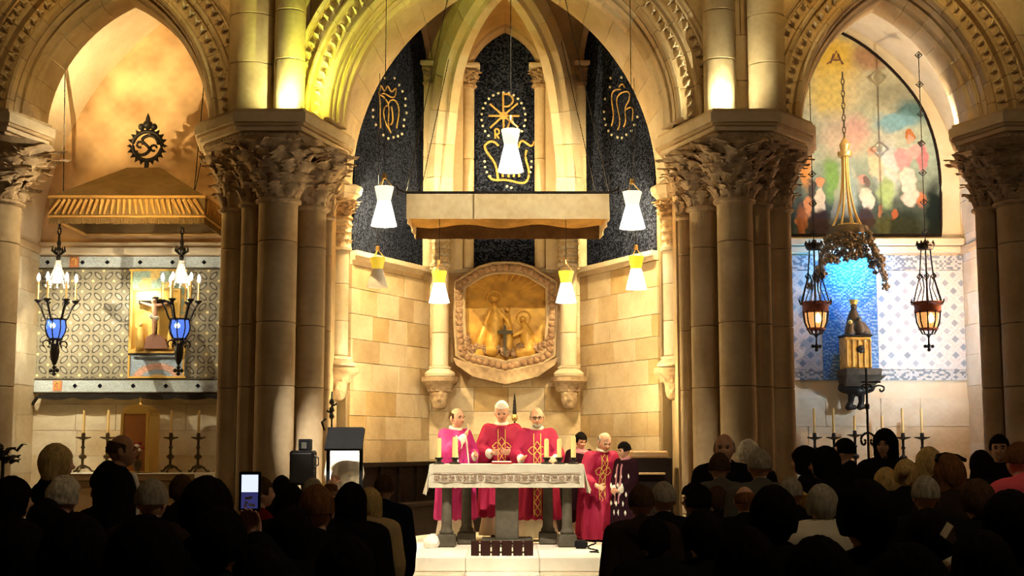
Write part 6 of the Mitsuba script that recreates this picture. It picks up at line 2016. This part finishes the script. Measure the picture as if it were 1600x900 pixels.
for nm_, lab, pts in (('paper_sheet', 'pale folded paper held upright among the dark figures at lower right', [(1478, 842), (1490, 822), (1496, 845), (1488, 850)]), ('leaflet', 'pale leaflet lying tilted at the bottom right', [(1465, 893), (1498, 876), (1499, 886), (1475, 899)])):
    o = thing(nm_, lab, 'paper')
    Yp_ = 4.2
    q = np.array([at(a, b, Yp_) for a, b in pts])
    scene[o] = mikit.ply(trimesh.convex.convex_hull(np.vstack([q, q + [0, .06, .01]])), 'cloth_linen')


# ---------------------------------------------------------------- the clergy
prin('vestment_magenta', (.34, .006, .050), .75, sheen=.15)
prin('vestment_pink', (.50, .022, .18), .7, sheen=.15)
lam('vestment_plum', (.022, .008, .012))
lam('vestment_rose', (.55, .25, .28))
lam('alb', (.80, .76, .66))
lam('skin_light', (.66, .38, .26))


def ring_loft(levels, n=48, fold=9, seed=0):
    """Drapery: (z, cx, cy, rx, ry, fold depth) rings joined into a closed solid."""
    ang = np.linspace(0, 2 * np.pi, n, endpoint=False)
    R = []
    for z, cx, cy, rx, ry, fd in levels:
        w = 1 + fd * (np.sin(fold * ang + seed + .8 * np.sin(2 * ang)) + .5 * np.sin((fold * 1.7) * ang + 2 * seed))
        R.append(np.stack([cx + rx * np.cos(ang) * w, cy + ry * np.sin(ang) * w, np.full(n, z)], 1))
    v, f, m, k = loft(R)
    v = np.vstack([v, R[0].mean(0), R[-1].mean(0)])
    for j in range(k):
        f += [[m * k, (j + 1) % k, j], [m * k + 1, (m - 1) * k + j, (m - 1) * k + (j + 1) % k]]
    return fix(trimesh.Trimesh(v, f, process=True))


def drape_on(mesh, line, r, out=.004):
    """A cord that lies on the front (+y) of a mesh along an (x, z) line."""
    p = np.array(line, float)
    s = np.r_[0, np.cumsum(np.linalg.norm(np.diff(p, axis=0), axis=1))]
    u = np.linspace(0, s[-1], max(4, int(s[-1] / .03)))
    x, z = np.interp(u, s, p[:, 0]), np.interp(u, s, p[:, 1])
    loc, ir, _ = mesh.ray.intersects_location(np.stack([x, np.full_like(x, 2.0), z], 1), np.tile([0, -1.0, 0], (len(x), 1)), multiple_hits=False)
    if len(loc) < 2:
        return None
    loc = loc[np.argsort(ir)]
    loc[:, 1] += out
    return tube(loc, r, 5)


def priest(label, px, ytop, Y, face, J, hk, hc, vest, tilt=0.0, turn=0.0, hem=.28, orphrey=True, sleeves=.13, seed=1, base=PZ, alb=True, height=None, skin='skin_light', collar='alb', trims='gold_flat', feet=True, body_y=1.0):
    o = thing('person', label, 'person')
    zt_ = at(px, ytop, Y)[2] - base
    J = {k: (np.array(v) if np.ndim(v) else v) for k, v in J.items()}
    s = height or zt_ / (J['head'][2] + .128)
    x = X(px, Y, ytop)
    M = TR(x, Y, base, math.radians(face), s)
    J['fine'] = True
    put(o + '__body', body(J, tilt, turn, hs=1.10), skin, True, M=M)
    H = M @ T().translate(J['head'].tolist()) @ T().rotate([0, 0, 1], math.degrees(turn)) @ T().rotate([1, 0, 0], math.degrees(tilt)) @ T().scale(1.10)
    if hk:
        again(o + '__hair', HAIRS[hk], H, 'hair_' + hc)
    face_parts(o, H, 'hair_' + hc)
    # the chasuble hangs from the shoulders and over the forearms
    c, pv = J['chest'], J['pelvis']
    top = ring_loft([(pv[2] + hem - .93, pv[0], pv[1] + .02, .30, .22, .045), (pv[2] - .25, pv[0], pv[1] + .02, .28, .20, .04), (pv[2] + .05, pv[0], pv[1] + .01, .25, .175, .025), ((c[2] + pv[2]) / 2 + .05, (c[0] + pv[0]) / 2, (c[1] + pv[1]) / 2, .235, .16, .012), (c[2], c[0], c[1], .225, .15, .004), (c[2] + .09, c[0], c[1], .19, .12, 0), (c[2] + .155, J['neck0'][0], J['neck0'][1], .085, .085, 0)], seed=seed)
    man = M3(top)
    for q in 'lr':
        sh, el, wr = J['sh' + q], J['el' + q], J['wr' + q]
        e2 = el + (wr - el) * .62
        man = man + hull([(sh, .085), (el, .085), (c + (sh - c) * .6, .11)]) + hull([(el, .085), (e2, .062), (el + V(0, 0, -sleeves), .05), (e2 + V(0, 0, -sleeves * .8), .035)]) + hull([(el, .08), (el + V(0, 0, -sleeves), .05), (pv + (el - pv) * .45 + V(0, 0, .02), .10), (sh + V(0, 0, -.12), .08)])
    ch = soft(man, .03, 6)
    v = np.array(ch.vertices)
    a = np.arctan2(v[:, 1] - pv[1], v[:, 0] - pv[0])
    ch.vertices = v + np.array(ch.vertex_normals) * (.012 * np.sin(a * 13 + 3 * meshkit.noise(v * 3, seed)) * np.clip((1.32 - v[:, 2]) * 2, 0, 1))[:, None]
    vk = put(o + '__chasuble', ch, vest, True, M=M)
    if orphrey:
        c0 = c[0]
        zb_, zt2 = pv[2] + hem - .88, c[2] + .10
        lines = [[(c0 - .045, zb_), (c0 - .045, zt2)], [(c0 + .045, zb_), (c0 + .045, zt2)]]
        for zz in np.arange(zb_ + .05, zt2 - .05, .12):
            lines.append([(c0 - .04, zz), (c0, zz + .06), (c0 + .04, zz), (c0, zz - .06), (c0 - .04, zz)])
        zz = c[2] - .12
        lines += [[(c0 - .12, zz), (c0 - .06, zz + .06), (c0, zz), (c0 - .06, zz - .06), (c0 - .12, zz)], [(c0 + .12, zz), (c0 + .06, zz + .06), (c0, zz), (c0 + .06, zz - .06), (c0 + .12, zz)]]
        for ln in lines:
            t_ = drape_on(ch, ln, .0055)
            if t_ is not None:
                put(vk + '__gold_braid', t_, trims, M=M)
    if collar:
        n0 = J['neck0']
        put(o + '__collar', soft(bones([[(n0 + V(.068 * math.cos(t), .072 * math.sin(t) + .004, .025 - .018 * math.sin(t)), .024), (n0 + V(.068 * math.cos(t + .7), .072 * math.sin(t + .7) + .004, .025 - .018 * math.sin(t + .7)), .024)] for t in np.linspace(0, 5.6, 9)]), .02, 3), collar, True, M=M)
    if alb:
        put(o + '__alb', ring_loft([(.045, pv[0], pv[1], .27, .21, .07), (.3, pv[0], pv[1], .23, .18, .05), (.75, pv[0], pv[1], .19, .15, .02), (.95, pv[0], pv[1], .16, .13, 0)], fold=11, seed=seed + 3), 'alb', True, M=M)
        for q in 'lr':
            el, wr = J['el' + q], J['wr' + q]
            d = wr - el
            put(o + '__alb_sleeve', soft(hull([(el + d * .45, .055), (el + d * .92, .045), (el + d * .86 + V(0, 0, -.05), .035)]), .03, 3), 'alb', True, M=M)
    for k in (-1, 1):
        again(o + '__shoe', SRC['shoe'], M @ T().translate([pv[0] + k * .10, pv[1] + .06, 0]))
    return o, M, s, ch, H


def arms(J, l, r):
    for s, (el, wr, hd, th) in (('l', l), ('r', r)):
        J['el' + s], J['wr' + s], J['hd' + s], J['th' + s] = V(*el), V(*wr), V(*hd), V(*th)
    J['curl'] = .35
    return J


# facing the camera (180 degrees): in the local frame +x is the picture's left
J1 = arms(standing(), ((-.25, .05, 1.12), (-.12, .27, 1.10), (.3, .8, .2), (.2, 0, 1)), ((.24, .12, 1.14), (.04, .27, 1.36), (-.5, .2, .9), (-.5, -.6, 0)))
o, M, s, ch, H = priest('priest in a pink chasuble raising a hand to his face, behind the altar', 712, 638, 18.62, 180 + 38, J1, 'bald', 'brown', 'vestment_pink', tilt=-.05, turn=.1, orphrey=False, seed=2)
stole = [drape_on(ch, [(k * .07, 1.36), (k * .085, 1.1), (k * .09, .75)], .012, .004) for k in (-1, 1)]
for t_ in stole:
    if t_ is not None:
        put(o + '__stole', t_, 'alb', M=M)
J2 = arms(standing(), ((-.27, .03, 1.12), (-.13, .25, 1.08), (.8, .5, .1), (.1, .3, 1)), ((.27, .03, 1.12), (.13, .25, 1.08), (-.8, .5, .1), (-.1, .3, 1)))
o, M, s, ch, H = priest('bishop with a white skullcap and bowed head in the middle behind the altar', 784, 629, 19.0, 180, J2, 'bald', 'white', 'vestment_magenta', tilt=-.32, seed=3)
put(o + '__skullcap', TM(M3(ico(1, 4, (0, -.012, .018), (.088, .108, .124))) - m3.Manifold.cube((.5, .5, .4), True).translate((0, 0, -.2 + .068))), 'cloth_white', True, M=H)
J3 = arms(standing(), ((-.28, .05, 1.10), (-.22, .30, 1.06), (.2, .9, -.1), (.8, 0, .5)), ((.28, .05, 1.10), (.20, .30, 1.06), (-.2, .9, -.1), (-.8, 0, .5)))
o, M, s, ch, H = priest('bald priest with glasses and a short beard, right of the three behind the altar', 839, 637, 18.62, 180, J3, 'bald', 'grey', 'vestment_magenta', tilt=-.15, seed=5)
for k in (-1, 1):
    put(o + '__glasses', tube([(k * .031 + .021 * math.cos(t), .100, .006 + .017 * math.sin(t)) for t in np.linspace(0, 2 * math.pi, 13)[:-1]], .0028, 5, True), 'black_plastic', M=H)
    put(o + '__glasses', tube([(k * .052, .098, .010), (k * .078, .03, .012), (k * .082, -.01, .006)], .0025, 5), 'black_plastic', M=H)
put(o + '__glasses', tube([(-.011, .104, .010), (.011, .104, .010)], .0028, 5), 'black_plastic', M=H)
put(o + '__beard', blob([[((-.035, .072, -.085), .022), ((0, .093, -.098), .022), ((.035, .072, -.085), .022)]], .012, 3), 'hair_grey', True, M=H)

# deacon behind the right end of the altar
J4 = arms(standing(), ((-.25, .05, 1.12), (-.10, .24, 1.05), (.6, .6, .2), (.2, 0, 1)), ((.25, .05, 1.12), (.10, .24, 1.05), (-.6, .6, .2), (-.2, 0, 1)))


def diamonds(o, ch, M, pts, mat):
    for a, b, w, h in pts:
        loc, _, _ = ch.ray.intersects_location([[a, 2.0, b]], [[0, -1.0, 0]], multiple_hits=False)
        if len(loc):
            put(o + '__diamond', trimesh.convex.convex_hull(np.array([(a - w, loc[0][1] + .002, b), (a + w, loc[0][1] + .002, b), (a, loc[0][1] + .002, b - h), (a, loc[0][1] + .002, b + h), (a, loc[0][1] - .03, b), (a, loc[0][1] + .012, b)])), mat, M=M)


o, M, s, ch, H = priest('dark-haired deacon in a plum robe behind the right end of the altar', 906, 677, 19.05, 180 + 25, J4, 'short', 'black', 'vestment_plum', tilt=-.35, orphrey=False, seed=7, collar='vestment_rose')
put(o + '__yoke', soft(hull([(V(-.12, .02, 1.40), .05), (V(.12, .02, 1.40), .05), (V(0, .07, 1.40), .06)]), .03, 3), 'vestment_rose', True, M=M)
diamonds(o, ch, M, [(-.12, 1.2, .03, .05), (.12, 1.2, .03, .05), (0, 1.1, .03, .05), (-.1, 1.0, .03, .05), (.1, 1.0, .03, .05)], 'vestment_rose')
# genuflecting priest: lowered and bent forward
J5 = arms(standing(), ((-.27, .10, .86), (-.16, .32, .74), (.4, .8, -.2), (.5, 0, .8)), ((.27, .10, .86), (.16, .32, .74), (-.4, .8, -.2), (-.5, 0, .8)))
for k_ in ('chest', 'neck0', 'head', 'shl', 'shr'):
    J5[k_] = J5[k_] + V(0, 0, -.24)
J5['waist'], J5['pelvis'] = V(0, -.04, .86), V(0, -.08, .72)
J5['chest'] = V(0, .06, 1.06)
J5['neck0'], J5['head'] = V(0, .13, 1.21), V(0, .20, 1.34)
for q, k_ in (('l', -1), ('r', 1)):
    J5['sh' + q] = V(k_ * .175, .09, 1.14)
    J5['hip' + q], J5['kn' + q], J5['an' + q] = V(k_ * .085, -.06, .68), V(k_ * .10, .06, .36), V(k_ * .10, -.04, .085)
o, M, s, ch, H = priest('grey-haired priest in magenta bowing low at the right of the altar', 935, 708, 18.56, 180 + 22, J5, 'bald', 'grey', 'vestment_magenta', tilt=-.45, hem=.26, seed=9, alb=False, height=1.0, sleeves=.16)
put(o + '__underskirt', ring_loft([(.03, 0, -.02, .26, .24, .08), (.3, 0, -.01, .24, .23, .06), (.7, 0, -.06, .17, .15, .02)], fold=11, seed=4), 'vestment_magenta', True, M=M)
# acolyte on the far right, seen in profile to the left
J6 = arms(standing('clasp'), ((-.23, .02, 1.10), (-.06, .22, .92), (.7, .5, -.2), (0, .2, 1)), ((.23, .02, 1.10), (.06, .22, .92), (-.7, .5, -.2), (0, .2, 1)))
o, M, s, ch, H = priest('young dark-haired acolyte in a black and white patterned robe, looking left', 977, 692, 17.8, 180 - 52, J6, 'short', 'black', 'vestment_plum', tilt=-.25, turn=-.25, orphrey=False, seed=11, collar='vestment_rose')
diamonds(o, ch, M, [(a + .06 * (i % 2), b, .032, .055) for i, b in enumerate(np.arange(.55, 1.30, .15)) for a in (-.18, -.06, .08)], 'cloth_white')
for k_ in (-1, 1):
    t_ = drape_on(ch, [(k_ * .05, 1.36), (k_ * .06, 1.1), (k_ * .06, .7)], .016, .004)
    if t_ is not None:
        put(o + '__stole', t_, 'vestment_rose', M=M)
# server in white behind the lectern
J7 = standing('clasp')
o, M, s, ch, H = priest('server in a bright white robe behind the black lectern', 538, 676, 16.9, 180 - 20, J7, 'short', 'brown', 'alb', orphrey=False, seed=13, height=.86)
